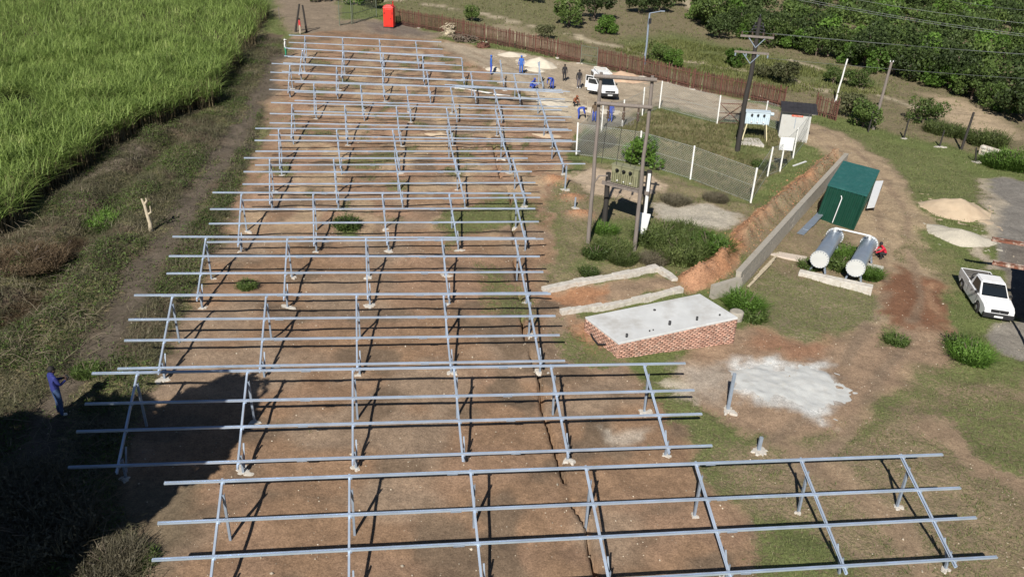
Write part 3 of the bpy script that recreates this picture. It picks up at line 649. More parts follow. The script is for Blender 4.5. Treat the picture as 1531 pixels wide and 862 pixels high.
# ---- brick chamber with screeded slab
def build_chamber():
    A = on(922.5, 536); B = on(1096.5, 514)
    u = (B - A).to_2d().normalized(); L = (B - A).to_2d().length; c0 = A.to_2d(); zl, zr = A.z + .62 * K, B.z + 1.12 * K
    b0, b1 = Vector(plane_pt(879, 473, .66 * K)), Vector(plane_pt(1042, 439, 1.10 * K)); v = ((b0 - c0) + (b1 - c0 - u * L)) / 2; D = v.length; v.normalize()
    c = [c0, c0 + u * L, c0 + u * L + v * D, c0 + v * D]; ztop = lambda s: zl + (zr - zl) * s / L
    root = thing('brick_chamber', A, 'low red brick chamber roofed with a pale grey concrete slab', 'brick chamber')
    core = MB(); core.prism([c[0] + (u + v) * .03, c[1] + (v - u) * .03, c[2] - (u + v) * .03, c[3] + (u - v) * .03], A.z - .6, [zl, zr, zr, zl]); core.build('mortar_core', M_MORTAR, root)
    sl = MB(); sl.prism(c, [z_ + .002 for z_ in (zl, zr, zr, zl)], [z_ + .10 for z_ in (zl, zr, zr, zl)]); slab = sl.build('slab', M_SLAB, root, bevel=.015)
    bl, bh, j = .225, .078, .014; r_ = random.Random(8); V = []; F = []
    def wall(o, d, n, length):
        z = A.z - .35; row = 0
        while z + bh < zr - .004:
            s = -(.12 if row % 2 else 0)
            while s < length:
                s0 = max(0, s); s1 = min(length, s + bl); mid = o + d * ((s0 + s1) / 2); lim = ztop((mid - c0).dot(u)) - .004
                if s1 - s0 > .05 and z < lim - .02:
                    out = r_.uniform(.0, .012); i0 = len(V); h_ = min(bh, lim - z)
                    p = [o + d * s0 - n * out, o + d * s1 - n * out, o + d * s1 + n * .05, o + d * s0 + n * .05]
                    for zz in (z, z + h_): V.extend([(q.x - A.x, q.y - A.y, zz - A.z) for q in p])
                    F.extend([[i0, i0 + 1, i0 + 5, i0 + 4], [i0 + 3, i0, i0 + 4, i0 + 7], [i0 + 1, i0 + 2, i0 + 6, i0 + 5], [i0 + 4, i0 + 5, i0 + 6, i0 + 7], [i0 + 3, i0 + 2, i0 + 1, i0]])
                s += bl + j
            z += bh + j; row += 1
    wall(c[0], u, v, L); wall(c[3], -v, u, D); wall(c[1], v, -u, D); wall(c[2], -u, -v, L)
    o = link_mesh('brickwork', mesh_np('brickwork', V, F), M_BRICK, root); o['kind'] = 'stuff'
    # stub pipes and a hatch cover
    for s, q, h, rr in ((.52, .28, .16, .05), (1.55, .33, .06, .035), (1.72, .35, .05, .03), (2.55, .50, .18, .06), (3.72, .42, .17, .05), (4.75, .40, .07, .04), (2.75, 1.75, .05, .06)):
        p = c0 + u * s * K + v * q * K; m = MB(); m.lathe([(rr, 0), (rr, h), (rr * .75, h), (rr * .75, h - .03)], (p.x, p.y, ztop(s * K) + .095), 10); m.build('stub_pipe', M_BLACK, slab)
    # black hose at the left end
    pts = [on(882, 497, .08), on(886, 508, .12), on(894, 517, .10), on(905, 521, .22)]
    m = MB(); m.tube(pts, .045, 8); props(m.build('black_pipe', M_BLACK, None, loc=pts[0]), 'black curved pipe lying at the left end of the brick chamber', 'pipe')
    # concrete edging of the trench behind
    def strip(name, px, w, h, label):
        q = [on(*p) for p in px]; m = MB(); rr = random.Random(len(px))
        for a, b in zip(q[:-1], q[1:]):
            n = max(1, int((b - a).length / .5))
            for k in range(n):
                s0 = a.lerp(b, k / n); s1 = a.lerp(b, (k + 1) / n); d = (s1 - s0).to_2d().normalized(); nn = Vector((-d.y, d.x)); w0 = w * rr.uniform(.8, 1.2); zz = h * rr.uniform(.85, 1.15)
                m.prism([s0.to_2d() - nn * w0, s1.to_2d() - nn * w0 + d * .02, s1.to_2d() + nn * w0 + d * .02, s0.to_2d() + nn * w0], s0.z - .2, s0.z + zz)
        props(m.build(name, M_CONC, None, bevel=.012, loc=q[0]), label, 'concrete edging', 'concrete edgings of the trench')
    strip('trench_edging', [(812, 434), (860, 424), (930, 414), (982, 404)], .20, .22, 'rough pale concrete edging on the far side of the trench')
    strip('trench_edging', [(984, 405), (1000, 416), (1008, 424)], .18, .22, 'short pale concrete edging closing the right end of the trench')
    strip('trench_edging', [(838, 470), (900, 460), (960, 449), (1018, 437)], .15, .24, 'straight pale concrete edging between trench and brick chamber')
    # concrete drum beyond the chamber
    b = on(1100, 476); m = MB(); m.lathe([(.30, -.1), (.33, .3), (.33, .42), (.26, .45)], b, 14); props(m.build('concrete_drum', M_WALLC, None, loc=b), 'grey concrete drum at the right corner of the brick chamber', 'concrete drum')
build_chamber()
# ---- timber H-frame
def build_hframe():
    bl, br = on(879, 365), on(948, 375); hl, hr = height_of((879, 365), 113), height_of((948, 375), 118)
    root = thing('timber_gantry', bl, 'tall weathered timber H-frame of two poles and two crossbars above the scrub', 'pole frame')
    tl, tr = up(bl, hl), up(br, hr)
    for k, (b, t) in enumerate(((bl, tl), (br, tr))):
        m = MB(); m.tube(pole_pts(b - Vector((0, 0, .5)), up(t, .15), 7, .05, k), [.12, .115, .11, .105, .10, .095, .09, .085], 9); m.build('pole', M_TIMBER, root)
    d = (tr - tl).normalized()
    for fr in (1.0, .853):
        a = bl.lerp(tl, fr) - d * (.35 if fr == 1 else .12) - Vector((0, .2, 0)); b = br.lerp(tr, fr) + d * (.2 if fr == 1 else .12) - Vector((0, .2, 0))
        m = MB(); m.tube(pole_pts(a, b, 5, .03, int(fr * 10)), .10, 8); cb = m.build('crossbar', M_TIMBER, root)
        if fr < 1:
            for s in (.22, .5, .76):
                p = a.lerp(b, s); m = MB(); m.tube([p - Vector((0, 0, .1)), p - Vector((0, 0, .3))], .05, 8); m.lathe([(.03, -.75), (.09, -.72), (.05, -.62), (.09, -.55), (.05, -.47), (.09, -.4), (.03, -.3)], p, 8); m.build('insulator', M_CERAM, cb)
                m = MB(); m.tube([p - Vector((0, 0, .72)), p + Vector((-.05, .1, -1.6)), p + Vector((-.1, .3, -3.2))], .014, 5); m.build('drop_lead', M_BLACK, cb)
    m = MB(); p = bl.lerp(tl, .40); m.tube([bl.lerp(tl, .37), p + Vector((.3, -.05, .25)), p + Vector((.75, -.1, .3))], .05, 6); m.build('strut', M_TIMBER, root)
    # transformer platform
    pl, pr = on(903, 338), on(960, 357); h1, h2 = height_of((903, 338), 258), height_of((960, 357), 255)
    plat = thing('transformer_platform', pl, 'low timber platform of short dark poles carrying the grey-green transformer', 'platform')
    m = MB(); m.tube(pole_pts(pl - Vector((0, 0, .4)), up(pl, h1), 4, .02, 5), [.16, .155, .15, .145, .14], 9); m.build('pole', M_TIMBER_D, plat)
    m = MB(); m.tube(pole_pts(pr - Vector((0, 0, .4)), up(pr, h2), 4, .02, 6), [.17, .165, .16, .155, .15], 9); m.build('pole', M_TIMBER_D, plat)
    zb = pl.z + h1 * .82
    A = Vector((pl.x, pl.y, zb)); B = Vector((pr.x, pr.y, zb)); n = Vector(((B - A).y, -(B - A).x, 0)).normalized(); dd = (B - A).normalized()
    for s in (-1, 1):
        m = MB(); m.beam(A - dd * .25 + n * .2 * s, B + dd * .2 + n * .2 * s, .10, .20); m.build('bearer', M_TIMBER, plat)
    m = MB(); m.beam(A + dd * .05 + Vector((0, 0, .135)), B - dd * .05 + Vector((0, 0, .135)), .62, .06); m.build('deck', M_TIMBER, plat)
    # white cable cover on the right-hand pole
    cov = MB(); q = pr + Vector((-.14, -.22, 0)); cov.beam(up(q, .30) - Vector((.06, 0, 0)), up(q, 1.60) + Vector((.14, 0, 0)), .58, .16, up=(0, 1, 0)); cov.build('cable_box', M_SHEET, plat, bevel=.02)
    cov = MB(); q = pr + Vector((-.02, -.19, 0)); cov.beam(up(q, 1.62), up(q, h2 - .1), .16, .06, up=(0, 1, 0)); cov.build('cable_cover', M_SHEET, plat)
    c = (A + B) / 2 + Vector((-.10, 0, .19)); rz = math.atan2(dd.y, dd.x)
    transformer('transformer', c, rz, 1.62, .72, .98, M_TRGREEN, 'dull grey-green transformer with three dark bushings on the timber platform', plat=False)
def transformer(name, c, rz, w, d, h, m_body, label, plat=False, legs=0.0):
    root = thing(name, c, label, 'transformer', rz=rz)
    m = LMB(); m.box((0, 0, h / 2 + legs), (w, d * .72, h)); m.build('tank', m_body, root, bevel=.02)
    m = LMB(); m.box((0, 0, h + .03 + legs), (w * 1.06, d * .82, .055)); m.build('lid', m_body, root, bevel=.01)
    fin = LMB(); fin2 = LMB(); nf = 12
    for k in range(nf):
        x = -w * .44 + k * w * .88 / (nf - 1); fin.box((x, -d * .36 - .05, h * .34 + legs), (.03, .1, h * .56)); fin2.box((x, d * .36 + .05, h * .42 + legs), (.03, .1, h * .66))
    fin.build('cooling_fins', m_body, root)['kind'] = 'stuff'; fin2.build('cooling_fins', m_body, root)['kind'] = 'stuff'
    for k in range(3):
        x = -w * .26 + k * w * .25; M_ = Matrix.Rotation(R(62), 3, 'X')
        m = LMB(); m.lathe([(.05, 0), (.085, .04), (.05, .08), (.085, .12), (.05, .16), (.085, .2), (.03, .28)], (x, -d * .36, h * .74 + legs), 9, M_); m.build('bushing', M_BLACK if m_body is M_TRGREEN or m_body is M_TRBLUE else M_CERAM, root)
        m = LMB(); m.lathe([(.045, 0), (.07, .03), (.045, .06), (.03, .1)], (x + .03, -d * .36, h * .16 + legs), 8, M_); m.build('low_voltage_bushing', M_SHEET, root)
    m = LMB(); m.lathe([(.13, 0), (.14, .02), (.14, w * .16), (.13, w * .18)], (w * .5, d * .15, h * .8 + legs), 10, Matrix.Rotation(R(90), 3, 'Y')); m.build('conservator', m_body, root)
    if legs:
        for sx in (-1, 1):
            for sy in (-1, 1):
                m = LMB(); m.beam((sx * w * .52, sy * d * .42, -.15), (sx * w * .40, sy * d * .3, legs), .08, .08, up=(0, 1, 0)); m.build('leg', M_YELLOW, root)
            m = LMB(); m.beam((sx * w * .5, -d * .42, .12), (sx * w * .5, d * .42, .12), .06, .06); m.build('skid', M_YELLOW, root)
    return root
build_hframe()
# ---- blue transformer and hut in the enclosure
_a, _b = on(1111, 211), on(1133, 213); _c = (_a + _b) / 2 + Vector((.35, .5, 0)); _c.z = gz1(_c.x, _c.y)
transformer('transformer', _c, R(-6), 1.85, .95, .92, M_TRBLUE, 'pale blue transformer on cream legs beside the tall dark utility pole', legs=1.25)
p = on(1122, 216); m = MB(); m.prism([(p.x - .9, p.y - .5), (p.x + .9, p.y - .55), (p.x + .95, p.y + 1.3), (p.x - .9, p.y + 1.3)], p.z - .2, p.z + .07); props(m.build('transformer_plinth', M_CONC, None, loc=p), 'concrete plinth under the pale blue transformer', 'plinth')
def build_hut():
    A = on(1163, 206); B = on(1206, 212.5); u = (B - A).to_2d().normalized(); v = Vector((-u.y, u.x)); W = (B - A).to_2d().length; D = 1.9; h = 2.35
    root = thing('switch_hut', A, 'small plastered hut with an overhanging dark sheet roof inside the mesh fence', 'hut')
    c0 = A.to_2d(); c = [c0, c0 + u * W, c0 + u * W + v * D, c0 + v * D]
    m = MB(); m.prism(c, A.z - .5, [A.z + h - .25, A.z + h - .25, A.z + h, A.z + h]); w = m.build('wall', M_HUTW, root)
    def slab(s0, s1, d0, d1, z0, z1): return [c0 + u * s0 + v * d0, c0 + u * s1 + v * d0, c0 + u * s1 + v * d1, c0 + u * s0 + v * d1]
    m = MB(); q = slab(-.12, W + .4, -.28, D + .25, 0, 0); m.prism(q, [A.z + h - .22, A.z + h - .22, A.z + h + .04, A.z + h + .04], [A.z + h - .15, A.z + h - .15, A.z + h + .11, A.z + h + .11]); rf = m.build('roof', M_HUTR, root)
    m = MB()
    for k in range(9):
        s = -.08 + k * (W + .44) / 8.6; m.prism(slab(s, s + .05, -.27, D + .24, 0, 0), [A.z + h - .149] * 2 + [A.z + h + .112] * 2, [A.z + h - .125] * 2 + [A.z + h + .135] * 2)
    m.build('roof_ribs', M_HUTR, rf)
    m = MB(); m.prism(slab(W * .33, W * .72, -.035, -.003, 0, 0), A.z + h - .55, A.z + h - .36); m.build('warning_board', M_SIGNRED, root)
    m = MB(); m.prism(slab(W * .48, W * .5, -.02, -.002, 0, 0), A.z + h - 1.5, A.z + h - .6); m.build('conduit', M_GALV2, root)
    m = MB(); m.prism([c[1] + u * .0 + v * .5, c[1] + u * .03 + v * .5, c[1] + u * .03 + v * .85, c[1] + v * .85], A.z + .7, A.z + 1.15); m.build('vent', M_BLACK, root)
    m = MB(); m.prism([c[1] + v * 1.0, c[1] + u * .03 + v * 1.0, c[1] + u * .03 + v * 1.75, c[1] + v * 1.75], A.z + .0, A.z + 1.85); d = m.build('door', M_GALV2, root)
    m = MB(); m.prism([c[1] + u * .03 + v * 1.08, c[1] + u * .06 + v * 1.08, c[1] + u * .06 + v * 1.13, c[1] + u * .03 + v * 1.13], A.z + .9, A.z + 1.05); m.build('handle', M_BLACK, d)
build_hut()
# ---- chain-link fence
def build_mesh_fence():
    P = {k: on(*v) for k, v in FENCE_PX.items()}
    order = 'abcdefgklmnopq'; tops = dict(a=171.5, b=157, c=149, d=129, e=118, f=137, g=151, k=166.5, l=189, m=208, n=219.6, o=239.6, p=217.7, q=195)
    root = thing('chain_link_fence', P['p'], 'chain-link fence on white posts around the grassy transformer enclosure', 'mesh fence')
    H = {}
    for k in order:
        h = min(2.35, max(1.75, height_of(FENCE_PX[k], tops[k]))); H[k] = h
        m = MB(); r_ = random.Random(ord(k)); b = P[k]; t = up(b, h) + Vector((r_.uniform(-.05, .05), r_.uniform(-.04, .04), 0))
        m.beam(b - Vector((0, 0, .3)), t, .095, .095, up=(0, 1, 0)); m.build('post', M_WHITEP, root)
    for i, k in enumerate(order):
        n = order[(i + 1) % len(order)]; a, b = P[k], P[n]; d = b - a; L = d.to_2d().length; u = Vector((d.x, d.y, 0)).normalized(); hh = min(H[k], H[n]) - .12
        sp = .17; V = []; F = []; w = .0088; nn = Vector((u.y, -u.x, 0))
        nl = int((L + hh) / sp)
        for s in (1, -1):
            for q in range(nl + 1):
                x0 = q * sp - hh; z0, x1, z1 = 0, x0 + hh, hh
                if x0 < 0: z0 = -x0; x0 = 0
                if x1 > L: z1 = hh - (x1 - L); x1 = L
                if x1 - x0 < .05: continue
                if s < 0: x0, x1 = L - x0, L - x1
                p0 = a + u * x0; p1 = a + u * x1; g0 = a.z + d.z * x0 / L + .04 + z0; g1 = a.z + d.z * x1 / L + .04 + z1
                j = len(V); o_ = nn * (.006 * s)
                for (pp, g) in ((p0, g0), (p1, g1)):
                    V += [(pp.x + o_.x + u.x * w, pp.y + o_.y + u.y * w, g), (pp.x + o_.x - u.x * w, pp.y + o_.y - u.y * w, g)]
                F.append([j, j + 1, j + 3, j + 2])
        if not F: continue
        V = np.array(V) - np.array(root.location)
        o = link_mesh('mesh_panel', mesh_np('mesh_panel', V, F), M_WIRE, root); o['kind'] = 'stuff'
        m = MB()
        for z in (.06, hh * .5, hh): m.beam(up(a, .04 + z), up(b, .04 + z), .016, .016)
        m.build('strand_wire', M_WIRE, o)
    # gate between f and g: dark frame with crossed bars
    a, b = P['f'], P['f'].lerp(P['g'], .5); m = MB()
    for z in (.1, .9, 1.7): m.beam(up(a, z), up(b, z), .05, .05)
    m.beam(up(b, .05), up(b, 1.9), .06, .06, up=(0, 1, 0)); m.beam(up(a, .1), up(b, 1.7), .05, .05); m.beam(up(a, 1.7), up(b, .1), .05, .05); m.build('gate', M_RUST, root)
    q = P['m']; t = up(q, H['m'] - .45); bd = MB(); bd.box(t + Vector((.1, -.1, .16)), (.95, .035, .92), R(-8)); br = bd.build('white_board', M_SHEET, root, bevel=.01)
build_mesh_fence()
# ---- rusty palisade fence
def build_palisade(px, label, group='rusty palisade fences', hgt=None):
    Q = [on(*p) for p in px]; root = thing('palisade_fence', Q[0], label, 'palisade fence', group)
    V = []; F = []; r_ = random.Random(int(px[0][0])); rails = MB()
    def pale(p, u, h):
        n = Vector((u.y, -u.x, 0)); j = len(V); w = .05; t = .02; o = -n * .05; z = p.z - .05
        lean = r_.uniform(-.04, .04)
        ring = [(-w, 0), (0, -t), (w, 0), (0, t * .4)]
        for hh, sc, ln in ((0, 1, 0), (h - .12, 1, lean), (h, .12, lean)):
            for x, y in ring: V.append((p.x + o.x + u.x * (x * sc + ln) + n.x * y * sc, p.y + o.y + u.y * (x * sc + ln) + n.y * y * sc, z + hh))
        for l in range(2):
            for k in range(4): F.append([j + l * 4 + k, j + l * 4 + (k + 1) % 4, j + l * 4 + 4 + (k + 1) % 4, j + l * 4 + 4 + k])
    for a, b in zip(Q[:-1], Q[1:]):
        d = b - a; L = d.to_2d().length; u = Vector((d.x, d.y, 0)).normalized(); h = (hgt or 1.85)
        n = int(L / .145)
        for k in range(n):
            p = a.lerp(b, (k + .5) / n)
            if r_.random() > .03: pale(p, u, h + r_.uniform(-.07, .07))
        for z in (.36, 1.48): rails.beam(up(a, z), up(b, z), .045, .055)
        np_ = max(1, int(round(L / 3.0)))
        for k in range(np_ + 1):
            p = a.lerp(b, k / np_) + Vector((u.y, -u.x, 0)) * -.04; m = MB(); m.beam(p - Vector((0, 0, .3)), up(p, h + .12), .09, .09, up=(0, 1, 0)); m.build('post', M_RUST, root)
            if r_.random() < .5:
                f = bpy.data.objects.new('footing', FOOT[k % 4]); COL.objects.link(f); f.parent = root; f.location = up(p, .02) - root.location + Vector((0, -.1, 0)); f.scale = (.8, .6, 1)
    rails.build('rail', M_RUST, root)
    V = np.array(V) - np.array(root.location); o = link_mesh('pales', mesh_np('pales', V, F), M_RUST, root); o['kind'] = 'stuff'
build_palisade([(592, 36), (661, 50), (724, 63), (800, 79), (867, 95)], 'rusty steel palisade fence from the red toilet to the gap by the sand heaps')
build_palisade([(893, 100), (960, 115), (1036, 133), (1117, 149), (1162, 160), (1170, 163)], 'rusty steel palisade fence between the white van and the hut')
build_palisade([(1217, 172), (1249, 180)], 'short rusty palisade length standing right of the hut')
def wire_gate(px, label, h):
    a, b = on(*px[0]), on(*px[1]); root = thing('wire_gate', a, label, 'gate')
    for p in (a, b): m = MB(); m.beam(p - Vector((0, 0, .2)), up(p, h), .08, .08, up=(0, 1, 0)); m.build('post', M_GATE, root)
    m = MB()
    for z in (.12, h * .5, h - .1): m.beam(up(a, z), up(b, z), .05, .05)
    m.build('gate_frame', M_GATE, root)
    d = b - a; L = d.to_2d().length; m = MB()
    for k in range(1, int(L / .22)): p = a.lerp(b, k * .22 / L); m.beam(up(p, .12), up(p, h - .1), .014, .014, up=(0, 1, 0))
    o = m.build('gate_wires', M_GATE, root); o['kind'] = 'stuff'
wire_gate([(868, 95.5), (892, 100)], 'grey wire gate filling the gap between the two palisade fences', 1.9)
wire_gate([(508, 39), (526, 36)], 'open green-grey mesh gate left of the red toilet', 2.6)
wire_gate([(528, 35.5), (563, 27)], 'mesh fence panel between the open gate and the red toilet', 2.2)
for k, (bx, by, ty, lb) in enumerate([(441, 48, 6, 'leaning dark timber post by the person in red'), (459, 49, 8, 'upright dark timber post right of the person in red')]):
    b = on(bx, by); h = height_of((bx, by), ty); m = MB(); m.tube(pole_pts(b - Vector((0, 0, .3)), up(b, h) + Vector((.7 if k == 0 else -.25, 0, 0)), 4, .04, k), [.12, .11, .1, .1, .09], 8); props(m.build('timber_post', M_TIMBER_D, None, loc=b), lb, 'post', 'dark timber gate posts')
for k, (bx, by, ty) in enumerate([(328, 12, -6), (352, 14, -4), (382, 16, 0), (418, 30, 12)]):
    b = on(bx, by); h = 1.3; m = MB(); m.tube([b - Vector((0, 0, .2)), up(b, h)], [.05, .04], 6); props(m.build('field_post', M_TIMBER, None, loc=b), ['thin field post farthest left beyond the cane', 'thin field post second from left beyond the cane', 'thin field post at the corner of the cane', 'thin field post just left of the dark timber posts'][k], 'post', 'thin field posts beyond the cane')
# ---- utility pole and power lines
def sag(a, b, s, n=14):
    return [a.lerp(b, i / n) - Vector((0, 0, s * 4 * (i / n) * (1 - i / n))) for i in range(n + 1)]
def build_utility():
    b = on(1102, 227); h = height_of((1102, 227), 27); t = up(b, h) + Vector((.12, 0, 0))
    root = thing('utility_pole', b, 'tall dark utility pole with two crossarms beside the pale blue transformer', 'utility pole')
    m = MB(); m.tube(pole_pts(b - Vector((0, 0, .6)), t, 8, .06, 3), [.21, .20, .19, .18, .175, .17, .16, .15, .14], 10); m.build('pole', M_TIMBER_D, root)
    pts = {}
    for z, w, nm, cz in ((h - 1.25, 1.15, 'hi', 0), (h - 2.35, 1.2, 'lo', -.2)):
        c = b + Vector((.1 * z / h + cz, -.15, z)); d = Vector((.96, -.26, 0)); m = MB(); m.beam(c - d * w, c + d * w, .12, .14); ca = m.build('crossarm', M_TIMBER, root)
        m = MB(); m.beam(c - d * w * .55, c + Vector((0, 0, -.75)), .03, .05); m.beam(c + d * w * .55, c + Vector((0, 0, -.75)), .03, .05); m.build('stay', M_GALV2, ca)
        pts[nm] = []
        for s in (-.92, -.3, .35, .95):
            p = c + d * w * s; sg = 1 if nm == 'hi' else -1
            m = MB(); m.lathe([(.03, 0), (.07, .05), (.04, .1), (.075, .14), (.04, .2), (.05, .24)], p + Vector((0, 0, .07 if sg > 0 else -.32)), 8); m.build('insulator', M_CERAM if sg > 0 else M_GALV2, ca)
            pts[nm].append(p + Vector((0, 0, .3 * sg)))
    m = MB()
    for k in range(3):
        c = b + Vector((.1, -.1, h - .95 + .22 * k)); d = Vector((.8, -.2, 0)) * (.62 - .12 * k); m.beam(c - d, c + d, .07, .07)
        for s in (-1, 1): m.lathe([(.03, 0), (.07, .03), (.07, .14), (.03, .18)], c + d * s * .8 + Vector((0, 0, .04)), 8)
    m.lathe([(.03, 0), (.06, .05), (.06, .2), (.02, .26)], t, 8); m.build('switchgear', M_BLACK, root)
    # lines to the pole outside the picture on the right
    far = b + Vector((72, 2, h - 3.0)); g = 'overhead lines leaving the utility pole'
    for k, (p, off, lb) in enumerate([(pts['hi'][0], (-1.2, .6, 1.0), 'topmost thin power line running right from the dark utility pole'), (pts['hi'][3], (1.2, -.3, 1.0), 'second thin power line running right from the dark utility pole'), (pts['lo'][3], (0, 0, -.6), 'lowest thin power line running right from the dark utility pole')]):
        q = far + Vector(off); m = MB(); m.tube(sag(p, q, .9), .012, 5, caps=False); props(m.build('power_line', M_CABLE, None, loc=p), lb, 'power line', g)
build_utility()
# a second line of wires crossing the wood at the top right
for k, (e0, e1, h0, h1, lb) in enumerate([((1150, -12), (1560, 55), 9.0, 9.0, 'thick near power line crossing in front of the wood'), ((1150, -9), (1560, 58), 8.8, 8.8, 'companion wire just under the thick near power line'), ((1200, -16), (1560, 38), 9.6, 9.6, 'middle power line crossing the top of the wood'), ((1380, -10), (1560, 17), 10.0, 10.0, 'highest power line in the top right corner')]):
    def ptat(px, py, Y, hh=None):
        v = ray(px, py); t = Y / v[1]; return Vector((v[0] * t, Y, CAMH + v[2] * t))
    a = ptat(*e0, 74); b2 = ptat(*e1, 66); m = MB(); m.tube(sag(a, b2, .25, 10), .014, 5, caps=False); props(m.build('power_line', M_CABLE, None, loc=a), lb, 'power line', 'overhead lines over the wood')
# ---- plain poles
def pole(px, py, ty, r0, r1, mt, label, dx=0.0, name='timber_pole', arm=None):
    b = on(px, py); h = height_of((px, py), ty); t = up(b, h) + Vector((dx, 0, 0))
    root = thing(name, b, label, 'pole'); m = MB(); m.tube(pole_pts(b - Vector((0, 0, .4)), t, 5, .04, int(px)), [r0 + (r1 - r0) * i / 5 for i in range(6)], 8); m.build('shaft', mt, root)
    if arm:
        m = MB(); m.tube([t, t + Vector(arm)], .05, 6); m.build('arm', mt, root); q = t + Vector(arm); m = MB(); m.box(q, (.5, .18, .09)); m.build('lantern', M_GALV2, root)
    return root, t
rt, t = pole(963, 97, 20, .12, .09, M_GALV2, 'grey light pole with a short arm behind the palisade fence', name='light_pole', arm=(1.25, 0, .25), dx=.05)
m = MB(); m.box(t + Vector((.08, -.1, -.75)), (.28, .3, .5)); m.build('control_box', M_BLACK, rt)
pole(1248, 153, 88, .09, .07, M_WHITEP, 'thin whitish pole leaning behind the short palisade length', dx=.35)
rt, t = pole(1305, 194, 93, .15, .11, M_TIMBER, 'grey leaning timber pole with two white insulators right of the dirt track', dx=.25)
for s in (-.12, .12): m = MB(); m.lathe([(.03, 0), (.06, .04), (.04, .1), (.05, .14)], t + Vector((s, 0, .0)), 8); m.build('insulator', M_SHEET, rt)
rt, t = pole(1436, 225, 168, .11, .09, M_TIMBER_D, 'dark split timber post braced by wires near the stone culvert', dx=.2)
for k, (bx, by, ty, lb) in enumerate([(1298, 197, 166, 'short dark post at the foot of the grey leaning pole'), (1351, 207, 178, 'short dark post in a white footing right of the grey leaning pole'), (1404, 221, 195, 'short dark post in a white footing beside the dark split post'), (1459, 243, 221, 'tilted short dark post nearest the stone culvert')]):
    b = on(bx, by); h = height_of((bx, by), ty); root = thing('boundary_post', b, lb, 'post', 'short dark boundary posts'); m = MB(); m.tube([b - Vector((0, 0, .2)), up(b, h) + Vector(((-.3 if k == 3 else .05), 0, 0))], [.075, .06], 7); m.build('shaft', M_TIMBER_D, root)
    if k: f = bpy.data.objects.new('footing', FOOT[k]); COL.objects.link(f); f.parent = root; f.location = (0, -.1, .02); f.scale = (1.1, .9, 1.3)
# ---- stone culvert wall on the right edge
def build_culvert():
    a, b = on(1462, 232), on(1545, 256); d = b - a; L = d.to_2d().length; u = Vector((d.x, d.y, 0)).normalized(); n = Vector((-u.y, u.x, 0))
    root = thing('stone_culvert', a, 'low whitish stone culvert wall on the right edge behind the paved slab', 'stone wall')
    m = MB(); m.prism([a.to_2d(), b.to_2d(), (b + n * .5).to_2d(), (a + n * .5).to_2d()], [a.z - .4, b.z - .4, b.z - .4, a.z - .4], [a.z + .75, b.z + .75, b.z + .75, a.z + .75]); m.build('core', M_MORTAR, root)
    r_ = random.Random(12); protos = []
    for k in range(4):
        q = LMB(); q.ball((0, 0, 0), .5, 8, (1, .5, .8), .22, r_, smooth=False); o = q.build('stone', M_CONC, root); protos.append(o.data); bpy.data.objects.remove(o)
    for row in range(3):
        s = r_.uniform(0, .2)
        while s < L:
            w = r_.uniform(.3, .55); o = bpy.data.objects.new('stone', r_.choice(protos)); COL.objects.link(o); o.parent = root
            p = a + u * (s + w / 2) + d.normalized() * 0; o.location = Vector((p.x, p.y, a.z + d.z * s / L + .1 + row * .28)) - root.location
            o.rotation_euler = (0, r_.uniform(-.2, .2), math.atan2(u.y, u.x)); o.scale = (w * 1.0, .35, .34); s += w * .98
build_culvert()
